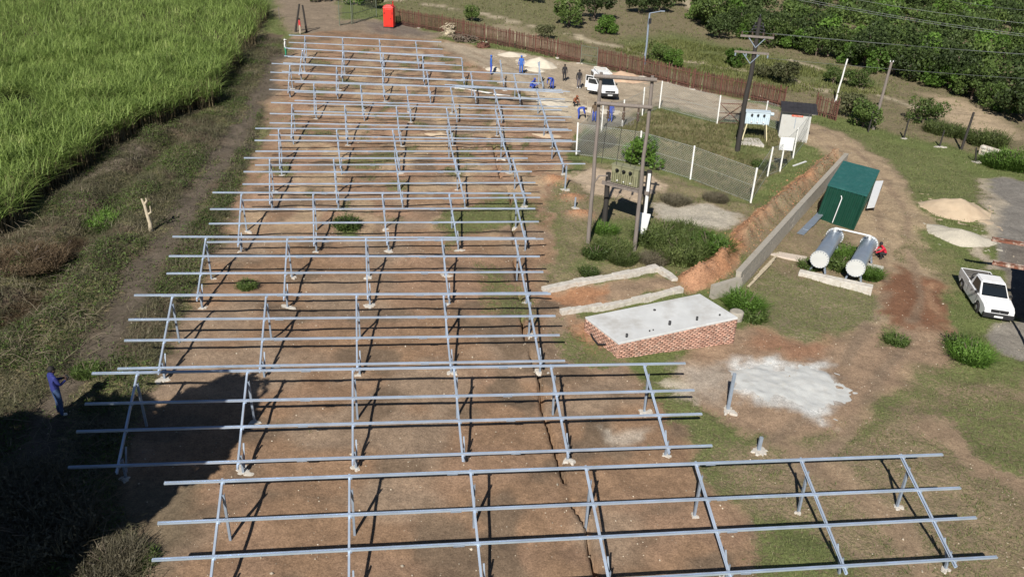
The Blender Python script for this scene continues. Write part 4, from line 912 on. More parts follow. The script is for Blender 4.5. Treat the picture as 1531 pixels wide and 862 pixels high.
# ---- green container, sheets, tanks
def build_container():
    h = 2.02 * K
    c = [Vector(plane_pt(px, py, h)) for px, py in ((1238.6, 278), (1295, 293), (1313, 256), (1262, 243))]
    u = ((c[1] - c[0]) + (c[2] - c[3])) / 2; W = u.length; u.normalize(); v = ((c[3] - c[0]) + (c[2] - c[1])) / 2; D = v.length; v.normalize()
    bl, br = on(1222, 325), on(1275, 345); o0 = ((bl + br) / 2).to_2d() - u * W / 2; z = (bl.z + br.z) / 2 + .02
    top0 = c[0] * .5 + (c[1] - u * W) * .5; zt = plz(*(top0 + u * W / 2 + v * D / 2)) + h; sh = top0 - o0          # the box leans with the ground
    ctr = o0 + u * W / 2 + v * D / 2
    root = thing('green_container', (ctr.x, ctr.y, gz1(ctr.x, ctr.y)), 'dark green corrugated steel container beside the block wall', 'container')
    tilt = -sh.dot(u) / (zt - z) * .0
    def P3(s, d, k): q = o0 + u * s + v * d + sh * k; return Vector((q.x, q.y, z + (zt - z) * k + (SA * u.x + SB * u.y) * (s - W / 2) * 1.2))
    def corr(s0, d0, s1, d1, n, amp, name, mt):
        dd = (u * (s1 - s0) + v * (d1 - d0)).normalized(); nn = Vector((dd.y, -dd.x, 0)); V = []; F = []; N_ = n * 4
        for i in range(N_ + 1):
            ph = i % 4; off = amp if ph in (1, 2) else 0
            t = (i // 4 + [0, .12, .5, .62][ph]) / n if i < N_ else 1
            t = min(1, t); a_ = P3(s0 + (s1 - s0) * t, d0 + (d1 - d0) * t, 0) + nn * off; b_ = P3(s0 + (s1 - s0) * t, d0 + (d1 - d0) * t, 1) + nn * off; V += [a_, b_]
        for i in range(N_): F.append((2 * i, 2 * i + 2, 2 * i + 3, 2 * i + 1))
        m = MB(); m.add(V, F); return m.build(name, mt, root)
    corr(0, 0, W, 0, 9, .06, 'front_wall', M_GREENC); corr(W, 0, W, D, 16, .06, 'side_wall', M_GREENC); corr(W, D, 0, D, 11, .035, 'back_wall', M_GREENC); corr(0, D, 0, 0, 20, .035, 'side_wall', M_GREENC)
    e = .07; N_ = 22
    for k in range(N_):
        d0 = -e + (D + 2 * e) * k / N_; d1 = -e + (D + 2 * e) * (k + 1) / N_; q = (d1 - d0) / 2
        m = MB(); a_, b_, c_, d_, e_, f_ = P3(-e, d0, 1), P3(W + e, d0, 1), P3(W + e, d0 + q, 1), P3(-e, d0 + q, 1), P3(W + e, d1, 1), P3(-e, d1, 1)
        zz = Vector((0, 0, .08)); z0 = Vector((0, 0, .01)); m.add([a_ + z0, b_ + z0, c_ + z0, d_ + z0, c_ + zz, d_ + zz, e_ + zz, f_ + zz, e_ - z0, f_ - z0], [(0, 1, 2, 3), (3, 2, 4, 5), (5, 4, 6, 7), (7, 6, 8, 9)]); m.build('roof_sheet', M_GREENR, root)
    for (s0, d0, s1, d1) in ((0, 0, W, 0), (W, 0, W, D), (W, D, 0, D), (0, D, 0, 0)):
        m = MB(); m.beam(P3(s0, d0, 0), P3(s1, d1, 0), .1, .12); m.build('base_beam', M_GREENC, root)
        m = MB(); m.beam(P3(s0, d0, -.02), P3(s0, d0, 1), .10, .10, up=(0, 1, 0)); m.build('corner_post', M_GREENC, root)
    m = MB(); m.tube([P3(W * .40, -.06, .84), P3(W * .44, -.10, .78), P3(W * .43, -.10, .02)], .03, 7); m.build('downpipe', M_SHEET, root)
    # white sheets leaning on the right-hand side, grey ones on the left
    def board(base0, base1, hgt, lean, t, mt, name, label, cat, group=None):
        d = (base1 - base0).normalized(); L = (base1 - base0).length; m = MB(); n = Vector((-d.y, d.x, 0)); s = Vector((n.x * lean, n.y * lean, hgt)).normalized(); nn = d.cross(s)
        H_ = math.hypot(lean, hgt); vs = []
        for k in (0, 1):
            o_ = nn * (t * k); vs += [base0 + o_, base1 + o_, base1 + s * H_ + o_, base0 + s * H_ + o_]
        m.add(vs, [(0, 3, 2, 1), (4, 5, 6, 7), (0, 1, 5, 4), (1, 2, 6, 5), (2, 3, 7, 6), (3, 0, 4, 7)]); props(m.build(name, mt, None, loc=base0), label, cat, group)
    q = [lifted(1296, 310.5, .45), lifted(1307.5, 309, .45), lifted(1321, 270, .55), lifted(1309, 270.5, .55)]; m = MB(); m.add(q + [p - Vector((0, 0, .05)) for p in q], [(0, 1, 2, 3), (7, 6, 5, 4), (0, 4, 5, 1), (1, 5, 6, 2), (2, 6, 7, 3), (3, 7, 4, 0)])
    root2 = thing('trestle_bench', q[0] - Vector((0, 0, .45)), 'white flat-topped trestle standing along the right side of the green container', 'trestle'); m.build('top', M_SHEET, root2)
    for p in q: m = MB(); f = p.lerp(sum(q, Vector()) / 4, .15); m.beam(Vector((f.x, f.y, gz1(f.x, f.y))), f - Vector((0, 0, .05)), .06, .06, up=(0, 1, 0)); m.build('leg', M_TIMBER_D, root2)
    for k in range(3):
        q0 = on(1196 + 8 * k, 352 - 5 * k, .05 + .05 * k); q1 = on(1236 + 5 * k, 318 - 6 * k, .35 + .04 * k); m = MB(); m.beam(q0, q1, .42 - .08 * k, .025); props(m.build('metal_sheet', M_TANK, None, loc=q0), ['lowest grey metal sheet leaning between block wall and green container', 'middle grey metal sheet leaning between block wall and green container', 'topmost grey metal sheet leaning between block wall and green container'][k], 'metal sheet', 'metal sheets by the container')
build_container()
def build_tanks():
    A = [lifted(1225, 388, .86 * K), lifted(1279, 401, .86 * K)]; B = [lifted(1252, 347, .86 * K), lifted(1303, 358, .86 * K)]
    r = .385 * K; bases = []
    for k in range(2):
        d = (B[k] - A[k]); d.z = 0; L = min(d.length * 1.06, 3.6 * K); d.normalize(); a = A[k]; b = a + d * L
        root = thing('filter_tank', (a.x, a.y, gz1(a.x, a.y)), ['left silver horizontal filter tank with a flanged white head', 'right silver horizontal filter tank nearer the person in red'][k], 'tank', 'silver filter tanks on the plinth')
        Mx = d.to_track_quat('Z', 'Y').to_matrix()
        m = MB(); m.lathe([(r * .96, .10), (r, .14), (r, L - .14), (r * .96, L - .1)], a, 28, Mx); sh = m.build('shell', M_TANK, root)
        for s, nm in ((0, 'head'), (L - .12, 'head')):
            m = MB(); m.lathe([(r * .55, s - .0), (r * 1.14, s + .01), (r * 1.14, s + .12), (r * .9, s + .13)], a, 28, Mx, smooth=False); hd = m.build(nm, M_TANKEND, root)
            bt = MB()
            for q in range(20):
                an = 2 * math.pi * q / 20; p = a + Mx @ Vector((r * 1.06 * math.cos(an), r * 1.06 * math.sin(an), s - .015)); bt.ball(p, .026, 6)
            bt.build('bolts', M_GALV2, hd)
        side = Vector((d.y, -d.x, 0))
        for s in (.35, L - .45):
            for q in (-1, 1):
                c = a + d * s; m = MB(); g = gz1(c.x, c.y); m.beam(Vector((c.x, c.y, g + .1)) + side * q * r * .95, c + side * q * r * .6 - Vector((0, 0, r * .75)), .09, .09, up=(d.x, d.y, 0)); m.build('leg', M_GALV2, root)
        m = MB(); c = b - d * .45; m.tube([up(c, r * .9), up(c, r + .18)], .10, 10); m.build('nozzle', M_TANKEND, root); bases.append((c, d, r, side, a))
    c0, c1 = up(bases[0][0], r + .2), up(bases[1][0], r + .2)
    m = MB(); m.tube([c0 + (c0 - c1).normalized() * .1 - Vector((0, 0, .1)), c0, c1, c1 + Vector((.12, 0, -.1))], .045, 9); props(m.build('header_pipe', M_SHEET, None, loc=c0), 'white header pipe joining the tops of the two silver tanks', 'pipe')
    # plinths
    def plinth(p0, p1, w, h, label, mt=None):
        d = (p1 - p0).to_2d().normalized(); n = Vector((-d.y, d.x)); m = MB(); z = max(p0.z, p1.z) + h
        m.prism([p0.to_2d(), p1.to_2d(), p1.to_2d() + n * w, p0.to_2d() + n * w], min(p0.z, p1.z) - .3, z); props(m.build('concrete_plinth', mt or M_CONC, None, bevel=.02, loc=p0), label, 'plinth', 'concrete plinths of the tanks')
    plinth(on(1193, 412), on(1302, 441), .45, .22, 'long pale concrete plinth under the near ends of both tanks')
    plinth(on(1287, 404), on(1318, 412), .75, .16, 'short pale concrete plinth under the far end of the right tank')
    plinth(on(1152, 380), on(1205, 392), .7, .012, 'flat worn concrete pad left of the tanks', M_MORTAR)
build_tanks()
# ---- heaps
def heap(name, px, py, rx, ry, h, mt, label, group, seed, rot=0.0, peaks=1, rough=.10):
    c = on(px, py); n = 56; rr = np.random.RandomState(seed)
    a = np.linspace(-1.25, 1.25, n); U, W_ = np.meshgrid(a, a)
    pk = [(0, 0, 1.0)] + [(rr.uniform(-.45, .45), rr.uniform(-.4, .4), rr.uniform(.5, .8)) for _ in range(peaks - 1)]
    Hh = np.zeros_like(U)
    for (qx, qy, qh) in pk:
        an = np.arctan2(W_ - qy, U - qx); d = np.hypot(U - qx, W_ - qy) * (1 + .22 * (vnoise(np.cos(an) * 1.4 + 9, np.sin(an) * 1.4 + 3, seed) - .5) * 2)
        Hh = np.maximum(Hh, qh * np.clip(1 - d / (1.0 if qh == 1 else .75), -.4, 1))
    Hh = np.where(Hh > 0, Hh ** 1.0 * (1 - .18 * Hh), Hh) + (fbm(U * 3, W_ * 3, seed, 4) - .5) * rough * (Hh > -.3)
    x = U * rx; y = W_ * ry; ca, sa = math.cos(rot), math.sin(rot); xx = c.x + x * ca - y * sa; yy = c.y + x * sa + y * ca
    Z = gz(xx, yy) - c.z + np.clip(Hh, -.12, 2) * h - .015
    V = np.stack([xx - c.x, yy - c.y, Z], -1).reshape(-1, 3); i = (np.arange(n - 1)[None] + np.arange(n - 1)[:, None] * n).ravel()
    o = link_mesh(name, mesh_np(name, V, np.stack([i, i + 1, i + 1 + n, i + n], -1), True), mt, None, c); props(o, label, 'heap', group)
heap('sand_heap', 1430, 316, 1.95, 1.85, 1.15, M_SAND, 'larger tan sand heap on the right beside the paved slab', 'heaps right of the dirt track', 3, R(-18), 2)
heap('gravel_heap', 1434, 354, 2.05, 1.45, .62, M_GRAVEL, 'flatter pale gravel heap just in front of the tan sand heap', 'heaps right of the dirt track', 5, R(-14), 2)
heap('sand_heap', 806, 97, 1.9, 1.5, 1.05, M_PALES, 'pale sand heap by the fence behind the two standing blue workers', 'heaps in the far yard', 7)
heap('sand_heap', 800, 105, 1.0, .8, .45, M_PALES, 'small pale heap at the foot of the standing worker in blue', 'heaps in the far yard', 8)
heap('sand_heap', 928, 118, 2.3, 1.4, 1.0, M_REDSOIL, 'tan sand heap behind the white van', 'heaps in the far yard', 9)
heap('sand_heap', 738, 104, .9, .8, .45, M_PALES, 'low sand heap left of the blue worker nearest the debris', 'heaps in the far yard', 10)
heap('sand_heap', 765, 83, 1.5, 1.0, .35, M_PALES, 'low pale heap against the fence right of the uprooted stumps', 'heaps in the far yard', 11)
heap('sand_heap', 828, 152, 1.7, 1.3, .22, M_PALES, 'flat spread of pale sand below the two crouching workers', 'heaps in the far yard', 12, 0, 3)
heap('sand_heap', 893, 166, 1.8, .9, .25, M_PALES, 'low spread of sand between the group of workers and the white van', 'heaps in the far yard', 13, 0, 3)
heap('sand_heap', 818, 203, 1.1, .5, .3, M_SAND, 'small tan heap under the right end of the seventh frame', 'heaps among the frames', 14)
heap('sand_heap', 660, 203, 1.2, .5, .3, M_SAND, 'small tan heap under the middle of the seventh frame', 'heaps among the frames', 15)
M_CEM = mat('spilt_cement', (.50, .51, .50), .95, 0, .08, 3, .6, 24, dirt=(.46, .45, .42), dirt_amt=.7, dscale=2.6)
heap('cement_spill', 1150, 572, 1.7, 1.25, .10, M_CEM, 'left half of the white cement spill, beside the tall lone post', 'white cement spills', 23, R(8), 3, .7)
heap('cement_spill', 1212, 580, 1.5, 1.5, .11, M_CEM, 'right half of the white cement spill on the bare soil', 'white cement spills', 26, R(-20), 3, .7)
# ---- toilet
def build_toilet():
    b = on(582.5, 41); root = thing('portable_toilet', b, 'bright red portable toilet standing by the palisade fence', 'toilet', rz=R(-4)); w, h = 1.12, 2.05
    m = LMB(); m.box((0, 0, .05), (w * 1.04, w * 1.04, .1)); m.build('base', M_BLACK, root)
    m = LMB(); m.box((0, 0, h / 2 + .1), (w, w, h)); m.build('cabin', M_REDP, root, bevel=.05)
    m = LMB()
    for z, s in ((h + .1, 1.06), (h + .22, .92), (h + .30, .6)): m.box((0, 0, z + .02), (w * s, w * s, .1))
    m.build('roof', M_REDP, root, bevel=.04)
    m = LMB(); m.box((0.03, -w / 2 - .02, h / 2 + .1), (.72, .04, h * .86)); d = m.build('door', M_REDP, root, bevel=.015)
    m = LMB(); m.box((.30, -w / 2 - .06, h * .5), (.05, .05, .18)); m.build('handle', M_BLACK, d)
    m = LMB()
    for k in range(4): m.box((-.42, -w / 2 - .008, h * .72 + k * .07), (.14, .02, .03)); m.box((.45, -w / 2 - .008, h * .72 + k * .07), (.1, .02, .03))
    m.build('louvre', M_BLACK, root)
    m = LMB(); m.lathe([(.06, h), (.06, h + .55), (.09, h + .56), (.09, h + .6)], (.38, .4, .1), 8); m.build('vent_pipe', M_REDP, root)
build_toilet()
# ---- open shed on the right edge: only two rusty roof beams reach into the picture
def build_shed():
    b0 = lifted(1483, 357, 2.55); b1 = lifted(1484, 392, 2.55); r_ = Vector((1, -.02, 0))
    e0 = lifted(1600, 376, 2.55); e1 = lifted(1600, 412, 2.55); d0 = (e0 - b0).normalized(); d1 = (e1 - b1).normalized()
    root = thing('open_shed', on(1560, 470), 'open shed on the right edge with two rusty flaking roof beams', 'shed')
    MR = mat('flaking_white_rust', (.19, .075, .045), .85, 0, .3, 6, .4, 30, dirt=(.62, .56, .48), dirt_amt=.85, dscale=3.2)
    sec = [(-.08, -.1), (.08, -.1), (.08, -.08), (.015, -.07), (.015, .07), (.08, .08), (.08, .1), (-.08, .1), (-.08, .08), (-.015, .07), (-.015, -.07), (-.08, -.08)]
    ends = []
    for a, d in ((b0, d0), (b1, d1)):
        m = MB(); m.prof(a, a + d * 9, sec); m.build('roof_beam', MR, root); ends.append((a, d))
    (a0, d0), (a1, d1) = ends; fr = a1 - (a0 - a1) * .9
    m = MB(); q = [a0 + d0 * 2.5, a0 + d0 * 9, a1 + d1 * 9 + (a1 - a0) * 1.2, a1 + d1 * 2.3 + (a1 - a0) * 1.2]
    zs = [p.z + .12 for p in q]; m.prism([p.to_2d() for p in q], zs, [z + .04 for z in zs]); m.build('roof_sheet', M_RUST, root)
    for p in (q[0], q[1], q[2], q[3]):
        f = Vector((p.x, p.y, gz1(p.x, p.y))); m = MB(); m.beam(f, Vector((p.x, p.y, p.z + .1)), .12, .12, up=(0, 1, 0)); m.build('post', MR, root)
build_shed()
# ---- odds and ends
p = on(1198, 245); m = MB(); m.beam(on(1186, 248, .06), on(1205, 242, .06), .14, .05); props(m.build('white_board', M_SHEET, None, loc=p), 'white board lying in the grass between mesh fence and spoil heap', 'board')
b = on(225, 345); h = height_of((225, 345), 297); root = thing('cut_stump', b, 'pale stripped forked tree stump standing alone beside the left-hand track', 'tree stump')
m = MB(); m.tube([b - Vector((0, 0, .2)), up(b, h * .25) + Vector((.05, 0, 0)), up(b, h * .55) + Vector((-.02, 0, 0)), up(b, h * .8) + Vector((-.06, 0, 0)), up(b, h) + Vector((-.16, 0, 0))], [.13, .10, .085, .075, .05], 8); m.build('trunk', M_BARKP, root)
for dx, z0, z1 in ((.2, .5, .78), (.06, .85, 1.02)): m = MB(); m.tube([up(b, h * z0) + Vector((-.03, 0, 0)), up(b, h * (z0 + .1)) + Vector((dx * .8 + .05, 0, 0)), up(b, h * z1) + Vector((dx, 0, 0))], [.06, .05, .03], 7); m.build('branch', M_BARKP, root)
def build_debris():
    r_ = random.Random(6)
    for k, (px, py, n, mt, hh, sp, lb) in enumerate([(672, 54, 46, M_BARKP, 1.7, .55, 'pale tangle of uprooted stump roots against the palisade fence'), (694, 62, 120, M_BARK, .9, 1.25, 'grey heap of cut branches in front of the palisade fence'), (722, 71, 36, M_RUST, .7, .6, 'reddish broken stump at the right end of the branch heap')]):
        b = on(px, py); root = thing('uprooted_stump' if k != 1 else 'branch_heap', b, lb, 'debris', 'uprooted stumps and branches')
        m = MB()
        for _ in range(6): m.ball(up(b, r_.uniform(.0, .35) * hh) + Vector((r_.uniform(-.6, .6) * sp, r_.uniform(-.4, .4) * sp, 0)), r_.uniform(.25, .5) * (1 if k != 1 else .8), 8, (1.1, .8, .8), .35, r_, False)
        m.build('root_ball', [M_BARKP, M_BARK, M_RUST][k], root)['kind'] = 'stuff'
        m = MB()
        for _ in range(n):
            a = r_.uniform(0, 6.28); l = r_.uniform(.35, 1.0); s = up(b, r_.uniform(.0, .75) * hh) + Vector((r_.uniform(-1, 1) * sp, r_.uniform(-.6, .6) * sp, 0)); e = s + Vector((math.cos(a) * l, math.sin(a) * l * .7, r_.uniform(-.35, .5) * l))
            m.tube([s, s.lerp(e, .5) + Vector((r_.uniform(-.1, .1), 0, r_.uniform(-.1, .15))), e], [.05, .035, .01], 5)
        m.build('branches', mt, root)['kind'] = 'stuff'
build_debris()
# ================================================================== VEHICLES
def arc(cx, r, n=9): return [(cx + r * math.cos(math.pi - math.pi * i / n), .34 + r * math.sin(math.pi * i / n) * 1.0) for i in range(n + 1)]
def vehicle(name, label, front_right, rear_right=None, scale=.92, double=False, heading=None, center=None):
    """x forward, y left, built at the origin and placed on the land"""
    if center is None:
        a, b = rear_right, front_right; d = (b - a).to_2d().normalized(); left = Vector((-d.y, d.x)); mid = (a + b).to_2d() / 2 + left * .80 * scale; hd = math.atan2(d.y, d.x)
    else: mid = center; hd = heading
    root = thing(name, (mid.x, mid.y, gz1(mid.x, mid.y) + .01), label, 'pickup truck' , rz=hd)
    root.scale = (scale,) * 3
    # follow the slope of the land
    ux = Vector((math.cos(hd), math.sin(hd))); ly = Vector((-math.sin(hd), math.cos(hd)))
    root.rotation_euler = (math.atan(SA * ly.x + SB * ly.y), -math.atan(SA * ux.x + SB * ux.y), hd)
    fx, rx = 1.42, -1.52; hw = .86
    bot = .30
    prof = [(-2.42, .52), (-2.42, .66 if not double else 1.0)] + ([(-.66, .66), (-.66, 1.0)] if not double else []) + [(1.12, 1.0), (1.25, 1.02), (2.05, .93), (2.36, .80), (2.42, .62), (2.40, .42), (2.30, bot + .02)] \
        + list(reversed(arc(fx, .42))) + [(fx - .6, bot - .02), (rx + .6, bot - .02)] + list(reversed(arc(rx, .42))) + [(-2.2, .45)]
    def taper(x, y): t = min(1, max(0, (x - 1.0) / 1.45)); q = min(1, max(0, (-x - 1.9) / .6)); return y * (1 - .10 * t * t - .03 * q)
    m = LMB(); n = len(prof)
    lay = [(hw * .94, .0), (hw, 1), (hw, 1), (hw * .94, 0)]
    vs = []
    for s, y in ((1, hw), (-1, -hw)): vs += [(x, taper(x, y), z) for x, z in prof]
    bm = bmesh.new(); vv = [bm.verts.new(p) for p in vs]
    bm.faces.new(vv[:n][::-1]); bm.faces.new(vv[n:])
    for i in range(n): bm.faces.new((vv[i], vv[(i + 1) % n], vv[n + (i + 1) % n], vv[n + i]))
    bmesh.ops.recalc_face_normals(bm, faces=bm.faces); bmesh.ops.triangulate(bm, faces=[f for f in bm.faces if len(f.verts) > 4])
    me = bpy.data.meshes.new('body'); bm.to_mesh(me); bm.free(); o = link_mesh('body', me, M_CAR, root)
    bv = o.modifiers.new('bevel', 'BEVEL'); bv.width = .035; bv.segments = 2; bv.limit_method = 'ANGLE'; bv.angle_limit = R(40)
    body = o
    m = LMB(); m.box((1.66, 0, .985), (.86, 1.30, .03), M=Matrix.Rotation(R(6.5), 3, 'Y')); m.build('bonnet', M_CAR, root, bevel=.012)
    m = LMB(); m.box((0, 0, .42), (4.4, 1.5, .2)); m.build('chassis', M_BLACK, root)
    # load bed
    if not double:
        for s in (-1, 1): bed = LMB(); bed.box((-1.53, s * (hw - .04), .86), (1.76, .07, .40)); bed.build('bed_side', M_CAR, root, bevel=.015)
        m = LMB(); m.box((-2.40, 0, .86), (.07, hw * 1.86, .40)); m.build('tailgate', M_CAR, root, bevel=.015)
        m = LMB(); m.box((-1.53, 0, .675), (1.7, 1.6, .03)); bl_ = m.build('bed_liner', mat('bed_liner', (.10, .095, .09), .8, 0, .3, 5), root)
        m = LMB(); LN = MATS['bed_liner']; m.box((-1.53, hw - .085, .86), (1.66, .012, .37)); m.box((-1.53, -hw + .085, .86), (1.66, .012, .37)); m.box((-2.355, 0, .86), (.012, 1.5, .37)); m.build('bed_lining', LN, root)
        r_ = random.Random(2); m = LMB()
        for _ in range(9): m.box((r_.uniform(-2.1, -.95), r_.uniform(-.6, .6), .74), (r_.uniform(.15, .5), r_.uniform(.1, .3), r_.uniform(.08, .18)), r_.uniform(0, 3))
        m.build('load', mat('bed_load', (.2, .18, .16), .9, 0, .4, 6), root)
        m = LMB(); m.tube([(-.80, -.72, .7), (-.80, -.72, 1.38), (-.80, -.5, 1.52), (-.80, .5, 1.52), (-.80, .72, 1.38), (-.80, .72, .7)], .035, 8); m.build('roll_bar', M_BLACK, root)
    # greenhouse
    bx0, bx1, tx0, tx1, zb, zt = ((-.64, 1.20, -.50, .44, .99, 1.60) if not double else (-1.16, 1.20, -1.10, .44, .99, 1.62))
    by, ty = .80, .66
    base = [(bx1, -by), (bx1, by), (bx0, by), (bx0, -by)]; top = [(tx1, -ty), (tx1, ty), (tx0, ty), (tx0, -ty)]
    m = LMB(); vs = [(x, y, zb) for x, y in base] + [(x, y, zt) for x, y in top]
    m.add(vs, [(0, 1, 5, 4), (1, 2, 6, 5), (2, 3, 7, 6), (3, 0, 4, 7), (4, 5, 6, 7), (3, 2, 1, 0)]); m.build('cab', M_CAR, root, bevel=.05)
    m = LMB(); m.box(((tx0 + tx1) / 2 - .01, 0, zt + .015), (tx1 - tx0 + .02, ty * 1.9, .06)); roof = m.build('roof', M_CAR, root, bevel=.03)
    def pane(nm, q, u0, u1, v0, v1, mt=M_GLASS, off=.012):
        A, B, C, D = [Vector(p) for p in q]
        f = lambda u, v: (A.lerp(B, u)).lerp(D.lerp(C, u), v)
        nrm = (B - A).cross(D - A).normalized() * off; p = [f(u0, v0), f(u1, v0), f(u1, v1), f(u0, v1)]
        mm = LMB(); mm.add([x + nrm for x in p] + [x - nrm for x in p], [(0, 1, 2, 3), (7, 6, 5, 4), (0, 4, 5, 1), (1, 5, 6, 2), (2, 6, 7, 3), (3, 7, 4, 0)]); return mm.build(nm, mt, root)
    v3 = lambda i: vs[i]
    pane('windscreen', (vs[0], vs[1], vs[5], vs[4]), .05, .95, .07, .93)
    pane('rear_window', (vs[2], vs[3], vs[7], vs[6]), .10, .90, .18, .88)
    side = [(vs[1], vs[2], vs[6], vs[5]), (vs[3], vs[0], vs[4], vs[7])]
    if not double:
        pane('side_window', side[0], .10, .80, .10, .90); pane('side_window', side[1], .20, .90, .10, .90)
    else:
        for u0, u1 in ((.08, .46), (.54, .92)): pane('side_window', side[0], u0, u1, .10, .90); pane('side_window', side[1], u0, u1, .10, .90)
    # front end
    m = LMB(); m.box((2.38, 0, .46), (.18, 1.64, .30)); bp_ = m.build('bumper', M_BLACK if not double else M_BLACK, root, bevel=.04)
    m = LMB(); m.box((2.375, 0, .71), (.08, .94, .20)); gr = m.build('grille', M_BLACK, root, bevel=.01)
    m = LMB(); m.lathe([(.035, 0), (.035, .02)], (2.415, 0, .70), 10, Matrix.Rotation(R(90), 3, 'Y')); m.build('badge', M_RIM, gr)
    for s in (-1, 1):
        m = LMB(); m.box((2.32, s * .62, .71), (.16, .27, .18)); m.build('headlight', M_LAMP, root, bevel=.03)
        m = LMB(); m.box((.92, s * .93, 1.10), (.10, .17, .16)); m.build('wing_mirror', M_BLACK, root, bevel=.03)
        m = LMB(); m.box((-2.44, s * .74, .78), (.05, .14, .34)); m.build('tail_lamp', M_REDP, root)
        m = LMB(); m.box((.15 if not double else .35, s * (hw + .005), .86), (.14, .03, .035)); m.build('door_handle', M_BLACK, root)
        for x in ((1.08, .0) if not double else (1.06, .0)): pass
    m = LMB(); m.box((2.465, 0, .44), (.015, .46, .11)); m.build('number_plate', M_SHEET, bp_)
    m = LMB(); m.box((-2.42, 0, .46), (.1, 1.5, .14)); m.build('rear_bumper', M_BLACK, root)
    for x in (fx, rx):
        for s in (-1, 1):
            w = LMB(); My = Matrix.Rotation(R(90), 3, 'X')
            w.lathe([(.20, -.11), (.33, -.11), (.355, -.07), (.355, .07), (.33, .11), (.20, .11)], (x, s * .76, .355), 20, My); ty_ = w.build('wheel', M_TYRE, root)
            w = LMB(); w.lathe([(.05, -.115), (.205, -.10), (.205, .10), (.05, .115)], (x, s * .765, .355), 14, My); w.build('rim', M_RIM, ty_)
    # door seams as thin recessed strips
    m = LMB()
    for x in ((1.02, -.52) if not double else (1.02, .02, -1.0)):
        for s in (-1, 1): m.box((x, s * (hw - .001), .70), (.012, .012, .55))
    m.build('door_seam', M_BLACK, root)
    if double:
        # canopy, roof rack and open doors
        m = LMB(); m.box((-1.79, 0, 1.32), (1.24, 1.60, .66)); cn = m.build('canopy', M_CAR, root, bevel=.06)
        for s in (-1, 1): m = LMB(); m.box((-1.79, s * .805, 1.36), (.95, .02, .36)); m.build('canopy_window', M_GLASS, cn)
        m = LMB()
        for y in (-.62, .62): m.tube([(-2.25, y, 1.86), (.1, y, 1.86)], .035, 7)
        for x in (-2.25, -1.75, -1.25, -.75, -.25, .1): m.tube([(x, -.62, 1.86), (x, .62, 1.86)], .03, 7)
        for x in (-2.1, -1.2, .0):
            for y in (-.62, .62): m.tube([(x, y, 1.62), (x, y, 1.86)], .025, 6)
        m.build('roof_rack', M_WHITEP, root)
        for hx, ang, hgt in ((1.02, 62, .42), (.0, 58, .40)):
            dr = bpy.data.objects.new('door', None)
            a = R(-180 + ang); ux_ = Vector((math.cos(a), math.sin(a), 0)) * 1.0
            q = [Vector((hx, -hw - .01, .38)), Vector((hx, -hw - .01, .38)) + ux_ * .98]
            m = LMB(); m.beam(q[0] + Vector((0, 0, .31)), q[1] + Vector((0, 0, .31)), .06, .62); d_ = m.build('open_door', M_CAR, root, bevel=.02)
            m = LMB(); m.beam(q[0] + Vector((0, 0, .89)) + ux_ * .1, q[1] + Vector((0, 0, .89)), .02, .46); m.build('door_glass', M_GLASS, d_)
            m = LMB(); z1 = Vector((0, 0, .62)); m.beam(q[1] + z1, q[1] + z1 + Vector((0, 0, .52)), .05, .05, up=(0, 1, 0)); m.beam(q[0] + z1 + ux_ * .3 + Vector((0, 0, .5)), q[1] + z1 + Vector((0, 0, .5)), .05, .05); m.beam(q[0] + z1, q[0] + z1 + ux_ * .3 + Vector((0, 0, .5)), .05, .05, up=(0, 1, 0)); m.build('door_frame', M_CAR, d_)
            bpy.data.objects.remove(dr)
    return root
vehicle('pickup_truck', 'white single-cab pickup truck parked by the open shed on the right', on(1458.6, 467), on(1436, 431.6), scale=.88)
_fc = on(911, 150); _hd = math.atan2(-4.6, .75); _c = Vector((_fc.x, _fc.y)) - Vector((math.cos(_hd), math.sin(_hd))) * 2.3
v_ = vehicle('pickup_truck', 'white double-cab pickup truck with canopy, roof rack and open doors in the far yard', None, None, .95, True, _hd, _c)

# ================================================================== PEOPLE
SKIN = mat('brown_skin', (.085, .045, .028), .55, 0, .08, 8)
HAIR = mat('black_hair', (.012, .010, .009), .8, 0, .2, 30)
BASE = dict(pelvis=(0, 0, .95), spine=(0, 0, 1.14), chest=(0, 0, 1.34), neck=(0, 0, 1.50), head=(0, .02, 1.60), crown=(0, .02, 1.69),
            shL=(-.185, 0, 1.43), elL=(-.25, -.02, 1.15), wrL=(-.26, .06, .92), haL=(-.255, .09, .84),
            shR=(.185, 0, 1.43), elR=(.25, -.02, 1.15), wrR=(.26, .06, .92), haR=(.255, .09, .84),
            hiL=(-.10, 0, .90), knL=(-.115, .02, .50), anL=(-.12, -.03, .09), toL=(-.135, .13, .045),
            hiR=(.10, 0, .90), knR=(.115, .02, .50), anR=(.12, -.03, .09), toR=(.135, .13, .045))
RAD = dict(pelvis=(.165, .125), spine=(.145, .11), chest=(.175, .125), neck=(.058, .06), head=(.088, .10), crown=(.07, .08), shL=(.075, .075), elL=(.052, .052), wrL=(.038, .04), haL=(.035, .045),
           hiL=(.105, .11), knL=(.072, .075), anL=(.052, .055), toL=(.048, .04))
for k in list(RAD):
    if k.endswith('L'): RAD[k[:-1] + 'R'] = RAD[k]
EDG = [('pelvis', 'spine'), ('spine', 'chest'), ('chest', 'neck'), ('neck', 'head'), ('head', 'crown')] + [e for s in 'LR' for e in (('chest', 'sh' + s), ('sh' + s, 'el' + s), ('el' + s, 'wr' + s), ('wr' + s, 'ha' + s), ('pelvis', 'hi' + s), ('hi' + s, 'kn' + s), ('kn' + s, 'an' + s), ('an' + s, 'to' + s))]
